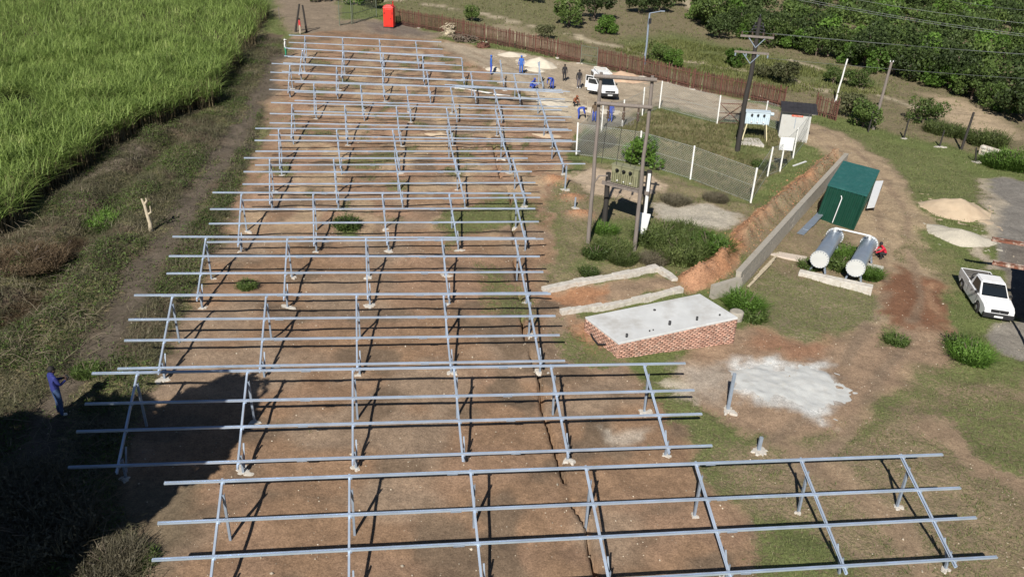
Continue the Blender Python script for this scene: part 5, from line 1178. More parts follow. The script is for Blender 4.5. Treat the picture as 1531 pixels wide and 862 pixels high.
POSES = {
    'stand': {},
    'walk': dict(knL=(-.11, .14, .50), anL=(-.11, .10, .10), toL=(-.12, .27, .06), knR=(.11, -.04, .50), anR=(.11, -.24, .12), toR=(.12, -.10, .045), elR=(.24, .08, 1.16), wrR=(.22, .26, 1.0), haR=(.21, .33, .97), elL=(-.25, -.12, 1.16), wrL=(-.26, -.12, .92), haL=(-.26, -.10, .84)),
    'hold': dict(elL=(-.24, .08, 1.17), wrL=(-.11, .28, 1.18), haL=(-.06, .36, 1.20), elR=(.24, .08, 1.17), wrR=(.11, .28, 1.18), haR=(.06, .36, 1.20), head=(0, .05, 1.60), crown=(0, .05, 1.69)),
    'reach': dict(elL=(-.40, .10, 1.20), wrL=(-.60, .18, 1.02), haL=(-.67, .2, .97)),
    'bend': dict(pelvis=(0, -.06, .88), spine=(0, .08, 1.00), chest=(0, .30, 1.05), neck=(0, .44, 1.03), head=(0, .53, .99), crown=(0, .60, .94), shL=(-.185, .36, 1.06), elL=(-.22, .44, .80), wrL=(-.16, .52, .58), haL=(-.14, .55, .50), shR=(.185, .36, 1.06), elR=(.22, .44, .80), wrR=(.16, .52, .58), haR=(.14, .55, .50), hiL=(-.10, -.06, .85), hiR=(.10, -.06, .85), knL=(-.14, .02, .47), knR=(.14, .02, .47)),
    'crouch': dict(pelvis=(0, -.20, .36), spine=(0, -.12, .53), chest=(0, .04, .70), neck=(0, .13, .83), head=(0, .19, .91), crown=(0, .22, .99), shL=(-.185, .06, .76), elL=(-.24, .24, .58), wrL=(-.14, .42, .46), haL=(-.11, .49, .42), shR=(.185, .06, .76), elR=(.24, .24, .58), wrR=(.14, .42, .46), haR=(.11, .49, .42), hiL=(-.11, -.18, .33), hiR=(.11, -.18, .33), knL=(-.19, .22, .46), knR=(.19, .22, .46), anL=(-.16, .02, .09), anR=(.16, .02, .09), toL=(-.18, .18, .045), toR=(.18, .18, .045))}
def person(px, py, hgt, face, pose, shirt, trousers, shoes, label, hat=None, hathood=False, group='people on the site', sleeves=True):
    """face: degrees, 0 = facing away from the camera, clockwise seen from above"""
    b = on(px, py); J = dict(BASE); J.update(POSES[pose]); sc = hgt / 1.76
    names = list(J); me = bpy.data.meshes.new('body'); me.from_pydata([Vector(J[k]) * sc for k in names], [(names.index(a), names.index(c)) for a, c in EDG], [])
    o = bpy.data.objects.new('body', me); COL.objects.link(o)
    o.modifiers.new('skin', 'SKIN'); sv = me.skin_vertices[0].data
    for i, k in enumerate(names): r_ = RAD[k]; sv[i].radius = (r_[0] * sc, r_[1] * sc); sv[i].use_root = (k == 'pelvis')
    s_ = o.modifiers.new('sub', 'SUBSURF'); s_.levels = 2; s_.render_levels = 2
    dg = bpy.context.evaluated_depsgraph_get(); ev = o.evaluated_get(dg); me2 = bpy.data.meshes.new_from_object(ev, depsgraph=dg)
    bpy.data.objects.remove(o); bpy.data.meshes.remove(me)
    root = thing('person', b + Vector((0, 0, .0)), label, 'person', group, R(-face))
    ml = [SKIN, shirt, trousers, shoes, HAIR]
    me2.materials.clear()
    for x in ml: me2.materials.append(x)
    reg = {}
    for a, c in EDG:
        k = (a, c)
        if 'crown' in k or k == ('neck', 'head'): reg[k] = 0
        elif c[:2] == 'ha': reg[k] = 0
        elif c[:2] == 'wr' and not sleeves: reg[k] = 0
        elif c[:2] in ('kn', 'an', 'hi'): reg[k] = 2
        elif c[:2] == 'to': reg[k] = 3
        else: reg[k] = 1
    segs = [(Vector(J[a]) * sc, Vector(J[c]) * sc, reg[(a, c)], (RAD[a][0] + RAD[c][0]) / 2 * sc) for a, c in EDG]
    hc = Vector(J['head']) * sc; cr = Vector(J['crown']) * sc; hd = (cr - hc).normalized()
    for p in me2.polygons:
        c = p.center; best = 9e9; mi = 1
        for a, d, r_, rad in segs:
            ab = d - a; t = max(0, min(1, (c - a).dot(ab) / (ab.length_squared + 1e-9))); q = (c - a - ab * t).length / rad
            if q < best: best = q; mi = r_
        p.material_index = mi; p.use_smooth = True
    body = link_mesh('body', me2, None, root)
    fwd = Vector((0, 1, 0)) if pose not in ('bend',) else Vector((0, .45, -.9)).normalized()
    top = hd; sidev = fwd.cross(top).normalized(); fwd = top.cross(sidev).normalized()
    mid = (hc + cr) / 2
    h = LMB(); h.ball(mid + top * .035 * sc - fwd * .022 * sc, .108 * sc, 10, (1, 1, 1)); hm = h.build('hair' if hat is None else 'hat', HAIR if hat is None else hat, root)
    if hat is not None and not hathood: h = LMB(); h.lathe([(.13 * sc, 0), (.135 * sc, .012 * sc)], mid + top * .055 * sc + fwd * .05 * sc, 12, top.to_track_quat('Z', 'Y').to_matrix()); h.build('brim', hat, hm)
    f = LMB(); f.ball(mid + fwd * .105 * sc - top * .01 * sc, .018 * sc, 6, (1, 1.2, 1.3))
    for s in (-1, 1): f.ball(mid + sidev * s * .098 * sc - top * .01 * sc, .024 * sc, 6, (.5, 1, 1.4))
    f.ball(mid + fwd * .095 * sc - top * .055 * sc, .02 * sc, 6, (1.6, .6, .5)); f.build('face', SKIN, root)
    e = LMB()
    for s in (-1, 1): e.ball(mid + fwd * .093 * sc + sidev * s * .035 * sc + top * .015 * sc, .011 * sc, 6)
    e.build('eyes', M_BLACK, root)
    for s in 'LR':
        w, a = Vector(J['wr' + s]) * sc, Vector(J['ha' + s]) * sc; d = (a - w).normalized(); x = d.cross(Vector((0, 1, .3))).normalized(); y = x.cross(d).normalized()
        g = LMB(); sg = 1 if s == 'R' else -1
        for k, ln in enumerate((.075, .085, .08, .062)):
            p0 = a + x * (k - 1.5) * .019 * sc; p1 = p0 + d * ln * .55 * sc + y * .008 * sc; g.tube([p0, p1, p1 + d * ln * .4 * sc + y * .025 * sc], [.009 * sc, .0085 * sc, .007 * sc], 5)
        p0 = a - d * .03 * sc - x * sg * .03 * sc; g.tube([p0, p0 + d * .035 * sc - x * sg * .025 * sc, p0 + d * .07 * sc - x * sg * .02 * sc + y * .02 * sc], [.011 * sc, .01 * sc, .008 * sc], 5)
        g.build('fingers', SKIN, root)
    return root
C_NAVY = mat('navy_jumper', (.022, .030, .17), .8, 0, .15, 6); C_JEAN = mat('blue_jeans', (.045, .085, .19), .85, 0, .2, 8)
C_BLUE = mat('royal_blue_overalls', (.030, .12, .46), .8, 0, .12, 6); C_BLUE2 = mat('deep_blue_overalls', (.035, .075, .40), .8, 0, .12, 6)
C_WHITE = mat('white_cotton', (.70, .70, .68), .85, 0, .06, 6); C_GREEN = mat('green_trousers', (.02, .25, .14), .8, 0, .1, 6)
C_RED = mat('red_shirt', (.52, .03, .035), .8, 0, .1, 6); C_KHAKI = mat('pale_trousers', (.42, .36, .28), .85, 0, .1, 6)
C_BLK = mat('black_cloth', (.022, .021, .024), .85, 0, .15, 6); C_GREY = mat('grey_trousers', (.11, .10, .115), .85, 0, .12, 6)
C_BROWN = mat('brown_shirt', (.11, .075, .045), .85, 0, .12, 6); C_ORNG = mat('rust_jacket', (.24, .085, .04), .85, 0, .12, 6)
SHOE_W = mat('white_trainers', (.72, .72, .70), .6, 0, .05, 8); SHOE_B = mat('black_boots', (.02, .019, .018), .6, 0, .1, 8); C_PINK = mat('crimson_shirt', (.55, .018, .045), .8, 0, .1, 6)
pl_ = person(93, 622, 1.95, 40, 'hold', C_NAVY, C_JEAN, SHOE_W, 'person in a navy jumper, jeans and white shoes standing alone on the left track')
m = LMB(); m.box((0, .44, 1.34), (.22, .05, .13), M=Matrix.Rotation(R(-35), 3, 'X')); rc = m.build('remote_control', M_BLACK, None); rc.location = pl_.location; rc.rotation_euler = pl_.rotation_euler; props(rc, 'small black controller held by the person in the navy jumper', 'remote control')
person(428, 86, 1.62, 85, 'stand', C_WHITE, C_GREEN, SHOE_B, 'person in a white top and green trousers at the far left frame ends', hat=C_WHITE)
person(449, 52, 1.62, 60, 'stand', C_RED, C_KHAKI, SHOE_B, 'person in a red shirt and pale trousers by the dark timber posts')
person(734, 111, 1.78, 80, 'stand', C_BLUE, C_BLUE2, SHOE_B, 'worker in blue overalls standing in the yard, nearer the uprooted stumps', hat=C_BLUE, hathood=True)
person(779, 111, 1.68, 185, 'stand', C_BLUE, C_BLUE, SHOE_B, 'worker in blue overalls standing in front of the pale sand heap', hat=C_BLUE, hathood=True)
person(796, 135, 1.75, 120, 'crouch', C_BLUE2, C_BLUE2, SHOE_B, 'worker in blue crouching behind the tenth frame, left of the pair', hat=C_BLUE2, hathood=True)
person(825, 133, 1.7, 220, 'bend', C_BLUE2, C_BLUE2, SHOE_B, 'worker in blue bending over behind the tenth frame, right of the pair')
person(843.5, 121, 1.55, 170, 'stand', C_BLK, C_BLK, SHOE_B, 'person all in black standing between sand heap and white pickup')
person(865, 132, 1.68, 175, 'stand', C_BLK, C_GREY, SHOE_W, 'person in an open black jacket over white beside the white pickup')
p_ = on(865, 132); m = MB(); m.box(p_ + Vector((0, -.125, 1.25)), (.13, .05, .38)); 
person(860, 158, 1.6, 150, 'crouch', C_ORNG, C_BLK, SHOE_B, 'person in a rust-coloured jacket crouching in front of the open pickup door', hat=C_ORNG)
person(865, 178, 1.62, 100, 'bend', C_BLUE2, C_BLUE2, SHOE_B, 'worker in blue bending beside the chain-link corner post')
person(888, 182, 1.6, 200, 'reach', C_BROWN, C_BLUE2, SHOE_B, 'person in a brown shirt and blue trousers reaching to the left', sleeves=False)
person(912, 182, 1.62, 10, 'stand', C_BLUE2, C_BLUE2, SHOE_B, 'worker in blue standing behind the timber H-frame crossbar')
person(1317, 386, 1.65, 270, 'crouch', C_PINK, C_BLK, SHOE_B, 'person in a crimson shirt crouching beside the right-hand tank', hat=C_BLK, hathood=True)
# measuring staff beside the brown-shirted person
p_ = on(876.5, 182); m = MB(); m.tube([p_, up(p_, 1.7)], .025, 6); props(m.build('measuring_staff', M_BARKP, None, loc=p_), 'thin upright staff between the bending worker and the brown-shirted person', 'staff')
# ================================================================== PLANTS
def rot_quads(C, size, aspect, rs, flat=.0, n_dir=None):
    """random leaf quads (two-fold) round centres C"""
    n = len(C); a = rs.normal(size=(n, 3)); a /= np.linalg.norm(a, axis=1)[:, None] + 1e-9
    b = rs.normal(size=(n, 3)); b[:, 2] *= (1 - flat); b -= a * (a * b).sum(1)[:, None]; b /= np.linalg.norm(b, axis=1)[:, None] + 1e-9
    s = size * rs.uniform(.6, 1.35, (n, 1)); a = a * s; b = b * s * aspect
    V = np.stack([C - a - b * .35, C - a * .1 - b, C + a, C - a * .1 + b], 1).reshape(-1, 3)
    F = np.arange(4 * n).reshape(n, 4); return V, F
def crown_pts(blobs, n, rs, shell=.55):
    w = np.array([b[3] ** 2 for b in blobs]); w = w / w.sum(); k = rs.choice(len(blobs), n, p=w); B = np.array(blobs)[k]
    d = rs.normal(size=(n, 3)); d /= np.linalg.norm(d, axis=1)[:, None]; r = (shell + (1 - shell) * rs.uniform(0, 1, n) ** .6)
    # small clumps and gaps
    P = B[:, :3] + d * (B[:, 3] * r)[:, None] * np.array([1, 1, .82]); keep = fbm(P[:, 0] * 2.2 + P[:, 2] * 1.3, P[:, 1] * 2.2 - P[:, 2], 5, 2) > .36
    return P[keep]
def make_blobs(r, h, n, rs, base=.35):
    out = [(0, 0, h * .62, r * .62)]
    for _ in range(n):
        a = rs.uniform(0, 6.28); q = r * rs.uniform(.35, .78); out.append((q * math.cos(a), q * math.sin(a), h * rs.uniform(base, .84), r * rs.uniform(.24, .46)))
    return out
def blades(P, h, w, nseg, lean, rs, droop=1.0, curl=.6):
    """arched tapering blades rooted at P; returns V, F (quads)"""
    n = len(P); a = rs.uniform(0, 2 * math.pi, n); d = np.stack([np.cos(a), np.sin(a), np.zeros(n)], 1); sd = np.stack([-np.sin(a), np.cos(a), np.zeros(n)], 1)
    L = h * rs.uniform(.65, 1.2, n); l0 = lean * rs.uniform(.3, 1.3, n); V = []
    for i in range(nseg + 1):
        t = i / nseg; out = (l0 * t + droop * .5 * t * t * l0)[:, None] * L[:, None]; up_ = (L * (t - curl * t * t * l0))[:, None]
        c = P + d * out + np.array([0, 0, 1.0]) * up_; ww = (w * (1 - t) ** .7 + .002)
        V += [c - sd * ww, c + sd * ww]
    V = np.stack(V, 1).reshape(-1, 3); k = 2 * (nseg + 1); base = np.arange(n)[:, None] * k
    F = np.concatenate([base + np.array([2 * i, 2 * i + 1, 2 * i + 3, 2 * i + 2]) for i in range(nseg)], 0); return V, F
LEAF_D = leaf_mat('dark_leaves', [(.026, .040, .014), (.056, .086, .027), (.105, .140, .048)])
LEAF_M = leaf_mat('mid_leaves', [(.040, .062, .015), (.082, .128, .032), (.150, .200, .056)])
LEAF_B = leaf_mat('bright_leaves', [(.050, .095, .014), (.095, .180, .030), (.165, .260, .055)])
LEAF_O = leaf_mat('olive_leaves', [(.065, .074, .032), (.115, .125, .056), (.185, .185, .095)])
LEAF_G = leaf_mat('grey_scrub', [(.075, .066, .048), (.125, .115, .075), (.175, .160, .110)])
PROTO = {}
def tree_proto(key, r, h, nb, nl, ls, lm, trunk=True, seed=1, base=.35, aspect=.55):
    rs = np.random.RandomState(seed); bl = make_blobs(r, h, nb, rs, base); P = crown_pts(bl, nl, rs); V, F = rot_quads(P, ls, aspect, rs, .3)
    me = mesh_np('crown', V, F); me.materials.append(lm); m = MB(); rr = random.Random(seed)
    t0 = max(.04, r * .055)
    m.tube([(0, 0, -.3), (.02 * r, 0, h * .2), (-.04 * r, .03 * r, h * .45), (0, 0, h * .68)], [t0 * 1.3, t0, t0 * .8, t0 * .3], 7)
    for b in bl[1:7]: m.tube([(0, 0, h * rr.uniform(.12, .35)), (b[0] * .5, b[1] * .5, b[2] * .7), (b[0], b[1], b[2])], [t0 * .65, t0 * .4, t0 * .12], 5)
    mt = bpy.data.meshes.new('trunk'); mt.from_pydata([tuple(v) for v in m.v], [], m.f); mt.polygons.foreach_set('use_smooth', m.sm); mt.materials.append(M_BARK)
    PROTO[key] = (me, mt, r, h)
tree_proto('dark', 2.2, 4.2, 11, 3000, .14, LEAF_D, seed=1); tree_proto('dark2', 2.4, 3.6, 12, 3000, .15, LEAF_D, seed=2, base=.25)
tree_proto('mid', 1.9, 3.2, 11, 2800, .13, LEAF_M, seed=3, base=.25); tree_proto('mid2', 2.1, 2.8, 12, 2800, .13, LEAF_M, seed=4, base=.2)
tree_proto('bright', 1.6, 2.4, 10, 2600, .12, LEAF_B, seed=5, base=.2); tree_proto('olive', 1.5, 2.0, 10, 2200, .11, LEAF_O, seed=6, base=.2)
 
def grass_proto(key, r, h, n, w, lm, seed):
    rs = np.random.RandomState(seed); a = rs.uniform(0, 6.28, n); q = r * rs.uniform(0, 1, n) ** .5; lump = .35 + .9 * fbm(q * np.cos(a) * 2.2 + 7, q * np.sin(a) * 2.2, seed, 2); P = np.stack([q * np.cos(a), q * np.sin(a), np.zeros(n) - .02], 1)
    V1, F1 = blades(P, h, w, 2, .55, rs, 1.0, .5); V1[:, 2] *= np.repeat(lump, 6); C = np.repeat(P, 2, 0)[: int(n * 1.2)] + rs.normal(0, .08, (int(n * 1.2), 3)); C[:, 2] = rs.uniform(.05, .85, len(C)) * h * np.repeat(lump, 2)[: len(C)]
    V2, F2 = rot_quads(C, w * 3.2, .45, rs, .2); me = mesh_np('crown', np.concatenate([V1, V2]), np.concatenate([F1, F2 + len(V1)])); me.materials.append(lm)
    m = MB(); rr = random.Random(seed)
    for _ in range(7): a_ = rr.uniform(0, 6.28); m.tube([(0, 0, -.1), (.3 * r * math.cos(a_), .3 * r * math.sin(a_), h * .4), (.6 * r * math.cos(a_), .6 * r * math.sin(a_), h * .8)], [.02, .014, .006], 5)
    mt = bpy.data.meshes.new('stems'); mt.from_pydata([tuple(v) for v in m.v], [], m.f); mt.materials.append(M_BARK); PROTO[key] = (me, mt, r, h)
grass_proto('oscrub', .95, .75, 1500, .014, leaf_mat('olive_weeds', [(.060, .085, .024), (.105, .145, .040), (.190, .215, .080)], .8), 9)
grass_proto('brown', .95, .55, 1800, .009, leaf_mat('dead_bush', [(.055, .038, .022), (.110, .078, .046), (.21, .155, .095)], 1.2), 18)
grass_proto('scrub', .95, .70, 1500, .012, leaf_mat('dry_weeds', [(.080, .070, .048), (.135, .120, .078), (.22, .19, .13)], .8), 8)
tree_proto('shade', 2.6, 11.5, 15, 14000, .22, LEAF_D, seed=11, base=.62)
grass_proto('shrub', .75, .95, 1300, .020, LEAF_B, 7)
grass_proto('weed', .45, .42, 520, .015, LEAF_M, 10)
def plant(name, key, px, py, s, label, cat, group, rz=None, sz=1.0, at=None):
    me, mt, r, h = PROTO[key]; b = on(px, py) if at is None else at
    root = thing(name, b, label, cat, group, rz if rz is not None else (px * 7.3 + py * 3.1) % 6.28); root.scale = (s, s, s * sz)
    link_mesh('crown', me, None, root); link_mesh('trunk', mt, None, root); return root
# single plants near the works
plant('bush', 'bright', 962, 247, 1.0, 'bright green bush inside the chain-link corner behind the timber H-frame', 'bush', 'bushes on the site', sz=.95)
plant('bush', 'shrub', 1060, 377, 1.35, 'bright green bush at the right end of the scrub under the H-frame', 'bush', 'bushes on the site')
for k, (x, y, key, s, lb) in enumerate([(985, 362, 'oscrub', 1.5, 'olive scrub clump right of the white cable box'), (1020, 352, 'oscrub', 1.2, 'grey dry scrub clump behind the olive one'), (1015, 385, 'oscrub', 1.4, 'olive scrub clump nearest the trench end'), (1040, 372, 'oscrub', 1.2, 'olive scrub clump touching the bright green bush'), (975, 392, 'scrub', .8, 'low grey scrub clump right of the right-hand H-frame pole'), (905, 350, 'shrub', .75, 'small green shrub at the foot of the dark platform pole'), (915, 375, 'oscrub', 1.0, 'low olive scrub between the two H-frame poles'), (890, 385, 'weed', 1.4, 'low weeds at the foot of the left H-frame pole'), (930, 392, 'oscrub', .8, 'small olive clump in front of the right H-frame pole'), (1112, 460, 'shrub', 1.05, 'bright green shrub at the near end of the block wall'), (1125, 475, 'weed', 1.3, 'weeds spilling from the shrub at the block wall'), (1450, 540, 'shrub', 1.0, 'dark green shrub below the parked white pickup'), (1438, 522, 'weed', 1.5, 'weeds beside the shrub below the parked white pickup'), (1340, 510, 'weed', 1.1, 'small weeds in the bare earth left of the parked pickup'), (1262, 385, 'shrub', .95, 'bright shrub growing between the two silver tanks'), (1255, 400, 'weed', 1.6, 'weeds under the left silver tank'), (1300, 415, 'shrub', .75, 'green shrub at the right end of the long plinth'), (1210, 400, 'weed', 1.2, 'weeds at the left end of the long plinth'), (519, 338, 'weed', 1.5, 'green weed patch under the fifth frame'), (369, 430, 'weed', .9, 'single green weed under the fourth frame'), (1515, 250, 'shrub', 1.8, 'green shrub in front of the stone culvert'), (1490, 248, 'shrub', 1.4, 'green shrub left of the stone culvert'), (1470, 215, 'oscrub', 1.8, 'olive bush behind the tilted boundary post'), (880, 410, 'weed', 1.0, 'low weeds beyond the far trench edging'), (1010, 300, 'scrub', .9, 'grey scrub at the foot of the near mesh fence panel'), (1070, 298, 'scrub', .8, 'dry scrub under the right part of the near mesh fence panel'), (1140, 250, 'weed', 1.5, 'weeds inside the right mesh fence run'), (895, 215, 'scrub', 1.3, 'grey scrub inside the left corner of the enclosure'), (875, 225, 'scrub', 1.0, 'grey scrub against the left corner post')]):
    plant('shrub', key, x, y, s, lb, 'shrub', 'shrubs and weeds on the site')
# taller grass inside the enclosure and on the slope
rsg = np.random.RandomState(77); encl = PP([FENCE_PX[k] for k in 'abcdefgklmnopq']); slope = PP([(900, 75), (1010, 60), (1140, 85), (1250, 110), (1330, 140), (1240, 150), (1120, 135), (1000, 105)])
def tall_grass(name, poly, n, h, w, lm, label):
    xs_ = [p[0] for p in poly]; ys_ = [p[1] for p in poly]; x = rsg.uniform(min(xs_), max(xs_), n); y = rsg.uniform(min(ys_), max(ys_), n); m_ = inside(x, y, poly) & (fbm(x * .6, y * .6, 3, 3) > .40); x, y = x[m_], y[m_]
    V, F = blades(np.stack([x, y, gz(x, y) - .02], 1), h, w, 2, .6, rsg); V[:, 2] += 0
    props(link_mesh(name, mesh_np(name, V, F), lm, None), label, 'tall grass', kind='stuff')
tall_grass('enclosure_grass', encl, 26000, .34, .016, leaf_mat('enclosure_blades', [(.075, .090, .030), (.135, .140, .052), (.22, .19, .095)], .5), 'tall yellowish green grass filling the fenced enclosure')
tall_grass('slope_grass', slope, 26000, .5, .03, leaf_mat('slope_blades', [(.100, .120, .034), (.165, .185, .056), (.24, .235, .10)], .15), 'bright yellow-green grass on the slope beyond the palisade fence')
# bushes on the hillside beyond the palisade
HB = [(850, 40, 'mid', 1.25, 'mid green rounded bush left of the dark tree on the hillside'), (888, 30, 'dark', 1.25, 'dark rounded tree left of the light pole on the hillside'), (905, 50, 'bright', 1.0, 'bright green bush in front of the dark tree on the hillside'), (955, 20, 'dark2', 1.05, 'dark bush on the hillside just left of the light pole head'), (985, 18, 'dark2', .9, 'dark bush on the hillside just right of the light pole head'),
      (1062, 42, 'mid2', 1.5, 'broad mid green tree at the left end of the wood'), (1075, 58, 'dark2', .9, 'low dark bush under the broad tree at the end of the wood'), (1100, 100, 'bright', .9, 'green bush behind the palisade left of the utility pole'), (1172, 125, 'olive', 1.15, 'olive bush behind the palisade right of the utility pole'), (1140, 118, 'olive', .7, 'low grey-green bush just right of the utility pole'),
      (1005, 98, 'bright', .8, 'green bush over the palisade right of the light pole'), (985, 92, 'mid2', .7, 'low green bush at the light pole foot'), (815, 58, 'olive', .8, 'small olive bush behind the first palisade fence near its gate end'), (705, 32, 'mid', .65, 'small dark green bush behind the first palisade fence'), (795, 4, 'dark', .7, 'dark bare-stemmed bush on the top edge'), (535, 8, 'bright', 1.1, 'green bush behind the mesh gate'), (480, 2, 'bright', 1.2, 'bright green bush on the top edge left of the gate'), (560, 12, 'olive', .9, 'olive bush at the start of the palisade'),
      (1270, 175, 'olive', 1.1, 'olive bush right of the short palisade length'), (1290, 190, 'mid2', .8, 'green bush at the short dark post by the leaning pole'), (1380, 185, 'mid2', .8, 'green bush on the eroded slope'), (1410, 200, 'oscrub', 1.6, 'scrub beside the short dark posts'), (1280, 130, 'mid2', .7, 'small green bush behind the thin whitish pole'), (1245, 125, 'mid', .6, 'small green bush left of the thin whitish pole')]
for x, y, key, s, lb in HB: plant('hillside_bush', key, x, y, s, lb, 'bush', 'bushes on the hillside')
# the wood: front trees one by one, the rest as one mass
NUMW = 'one two three four five six seven eight nine ten eleven twelve thirteen fourteen fifteen sixteen seventeen eighteen nineteen twenty twenty-one twenty-two twenty-three twenty-four twenty-five twenty-six twenty-seven twenty-eight twenty-nine thirty thirty-one'.split()
EDGE = [(1030, 30), (1075, 40), (1110, 58), (1150, 72), (1195, 82), (1245, 88), (1300, 108), (1370, 124), (1430, 142), (1475, 160), (1540, 190)]
rs = np.random.RandomState(21); k = 0; EW = PP(EDGE)
for (x0, y0), (x1, y1) in zip(EDGE[:-1], EDGE[1:]):
    for t in (.15, .5, .85):
        key = ['bright', 'mid', 'dark2', 'mid2', 'bright', 'dark'][k % 6]; k += 1; s = rs.uniform(.85, 1.3)
        plant('woodland_tree', key, x0 + (x1 - x0) * t, y0 + (y1 - y0) * t - rs.uniform(0, 7), s, '%s tree, number %s from the left along the near edge of the wood' % ({'b': 'bright green', 'm': 'mid green', 'd': 'dark green'}[key[0]], NUMW[k - 1]), 'tree', 'trees along the edge of the wood')
def build_wood():
    poly = PP([(1020, 18)] + [(x, y - 8) for x, y in EDGE] + [(1700, 230)]) + [(150, 120), (260, 330), (40, 330), (20, 150)]
    rs = np.random.RandomState(5); Vd = []; parts = {'d': [], 'm': [], 'b': []}
    xs = [p[0] for p in poly]; ys = [p[1] for p in poly]; n = 0; pts = []
    for _ in range(9000):
        x, y = rs.uniform(min(xs), max(xs)), rs.uniform(min(ys), max(ys))
        if not inside(np.array([x]), np.array([y]), poly)[0]: continue
        if x > 20 + y * .82: continue
        if any((x - a) ** 2 + (y - b) ** 2 < (2.1 + .008 * y) ** 2 for a, b in pts): continue
        pts.append((x, y))
    blobs = {'d': [], 'm': [], 'b': []}
    for x, y in pts:
        key = rs.choice(['d', 'd', 'd', 'm', 'm', 'b']); r = rs.uniform(1.5, 2.9); h = r * rs.uniform(1.3, 1.9); z = gz1(x, y)
        for b in make_blobs(r, h, 7, rs, .3): blobs[key].append((x + b[0], y + b[1], z + b[2], b[3]))
    V = []; F = []; mi = []; off = 0
    for j, key in enumerate('dmb'):
        P = crown_pts(blobs[key], len(blobs[key]) * 95, rs, .6); v, f = rot_quads(P, .21, .55, rs, .3); V.append(v); F.append(f + off); off += len(v); mi += [j] * len(f)
    me = mesh_np('woodland', np.concatenate(V), np.concatenate(F))
    for x in (LEAF_D, LEAF_M, LEAF_B): me.materials.append(x)
    me.polygons.foreach_set('material_index', np.array(mi, np.int32)); o = link_mesh('woodland', me, None); props(o, 'dense green wood covering the far slope at top right', 'woodland', kind='stuff')
build_wood()
# trees standing outside the picture on the left; their shade falls over the corner
for k, (x, y, key, s, sz, lb) in enumerate([(-14.0, 13.6, 'shade', 1.0, 1.0, 'tallest'), (-14.9, 11.2, 'shade', .9, .95, 'broad second'), (-16.4, 8.6, 'shade', 1.0, .95, 'low middle'), (-18.4, 10.2, 'shade', 1.0, 1.0, 'outermost'), (-17.4, 6.2, 'shade', 1.0, .95, 'lighter green'), (-13.6, 6.8, 'shade', .62, .9, 'slender inner'), (-16.4, 12.6, 'shade', .95, .95, 'leaning'), (-19.4, 7.6, 'shade', 1.1, 1.0, 'widest'), (-21.0, 11.0, 'shade', 1.05, .9, 'far'), (-15.6, 9.8, 'shade', .9, .9, 'densest')]):
    plant('shade_tree', key, 0, 0, s, lb + ' shade tree at the lower left beyond the ends of the nearest frames', 'tree', 'shade trees at the lower left', rz=k * 1.3, sz=sz, at=Vector((x, y, gz1(x, y))))

# ---- sugar cane
def build_cane():
    rs = np.random.RandomState(9); xs = [p[0] for p in CANE]; ys = [p[1] for p in CANE]
    def samp(n, x0, x1, y0, y1):
        x = rs.uniform(x0, x1, n); y = rs.uniform(y0, y1, n); wx = x + (fbm(x * .7, y * .7, 2, 2) - .5) * 1.4; wy = y + (fbm(x * .7, y * .7, 6, 2) - .5) * 1.4
        m = inside(wx, wy, CANE) & ~inside(wx, wy, CANE_HOLE) & (x > -10 - y * .62); return x[m], y[m], 
    x, y = samp(30000, -75, -15, 30, 125); x2, y2 = samp(16000, -40, -15, 30, 75)
    x = np.concatenate([x, x2]); y = np.concatenate([y, y2]); z = gz(x, y)
    tall = 1.2 + .8 * fbm(x * .22, y * .22, 33, 3) + .9 * fbm(x * .8, y * .8, 35, 2) + rs.uniform(-.3, .3, len(x)); tall *= np.where(fbm(x * .15, y * .15, 44, 2) > .6, .8, 1)
    V = []; F = []; off = 0
    for k in range(6):
        hh = tall * rs.uniform(.30, .72, len(x)); P = np.stack([x + rs.normal(0, .10, len(x)), y + rs.normal(0, .10, len(x)), z + hh], 1)
        v, f = blades(P, 1.0, .027, 3, .85, rs, 1.0, .5); V.append(v); F.append(f + off); off += len(v)
    o = link_mesh('sugarcane', mesh_np('sugarcane', np.concatenate(V), np.concatenate(F)), leaf_mat('cane_leaves', [(.190, .180, .080), (.150, .215, .055), (.220, .310, .080), (.310, .400, .120), (.500, .530, .230)], .35, .45), None); props(o, 'tall green sugarcane field filling the upper left', 'sugarcane', kind='stuff')
    # dry stalks showing on the cut edge
    d, par = seg_dist(x, y, CANE[:11]); e = d < 1.6; n = e.sum(); P = np.stack([x[e], y[e], z[e]], 1); P = np.repeat(P, 4, 0) + rs.normal(0, .12, (n * 4, 3)) * [1, 1, 0]
    v, f = blades(P, 1.5, .022, 2, .14, rs, .6, .2); o = link_mesh('cane_stalks', mesh_np('cane_stalks', v, f), leaf_mat('dry_stalks', [(.085, .066, .038), (.17, .135, .075), (.30, .25, .155)], .6, .1), None); props(o, 'dry cane stalks and dead leaves along the cut edge of the field', 'cane stalks', kind='stuff')
build_cane()

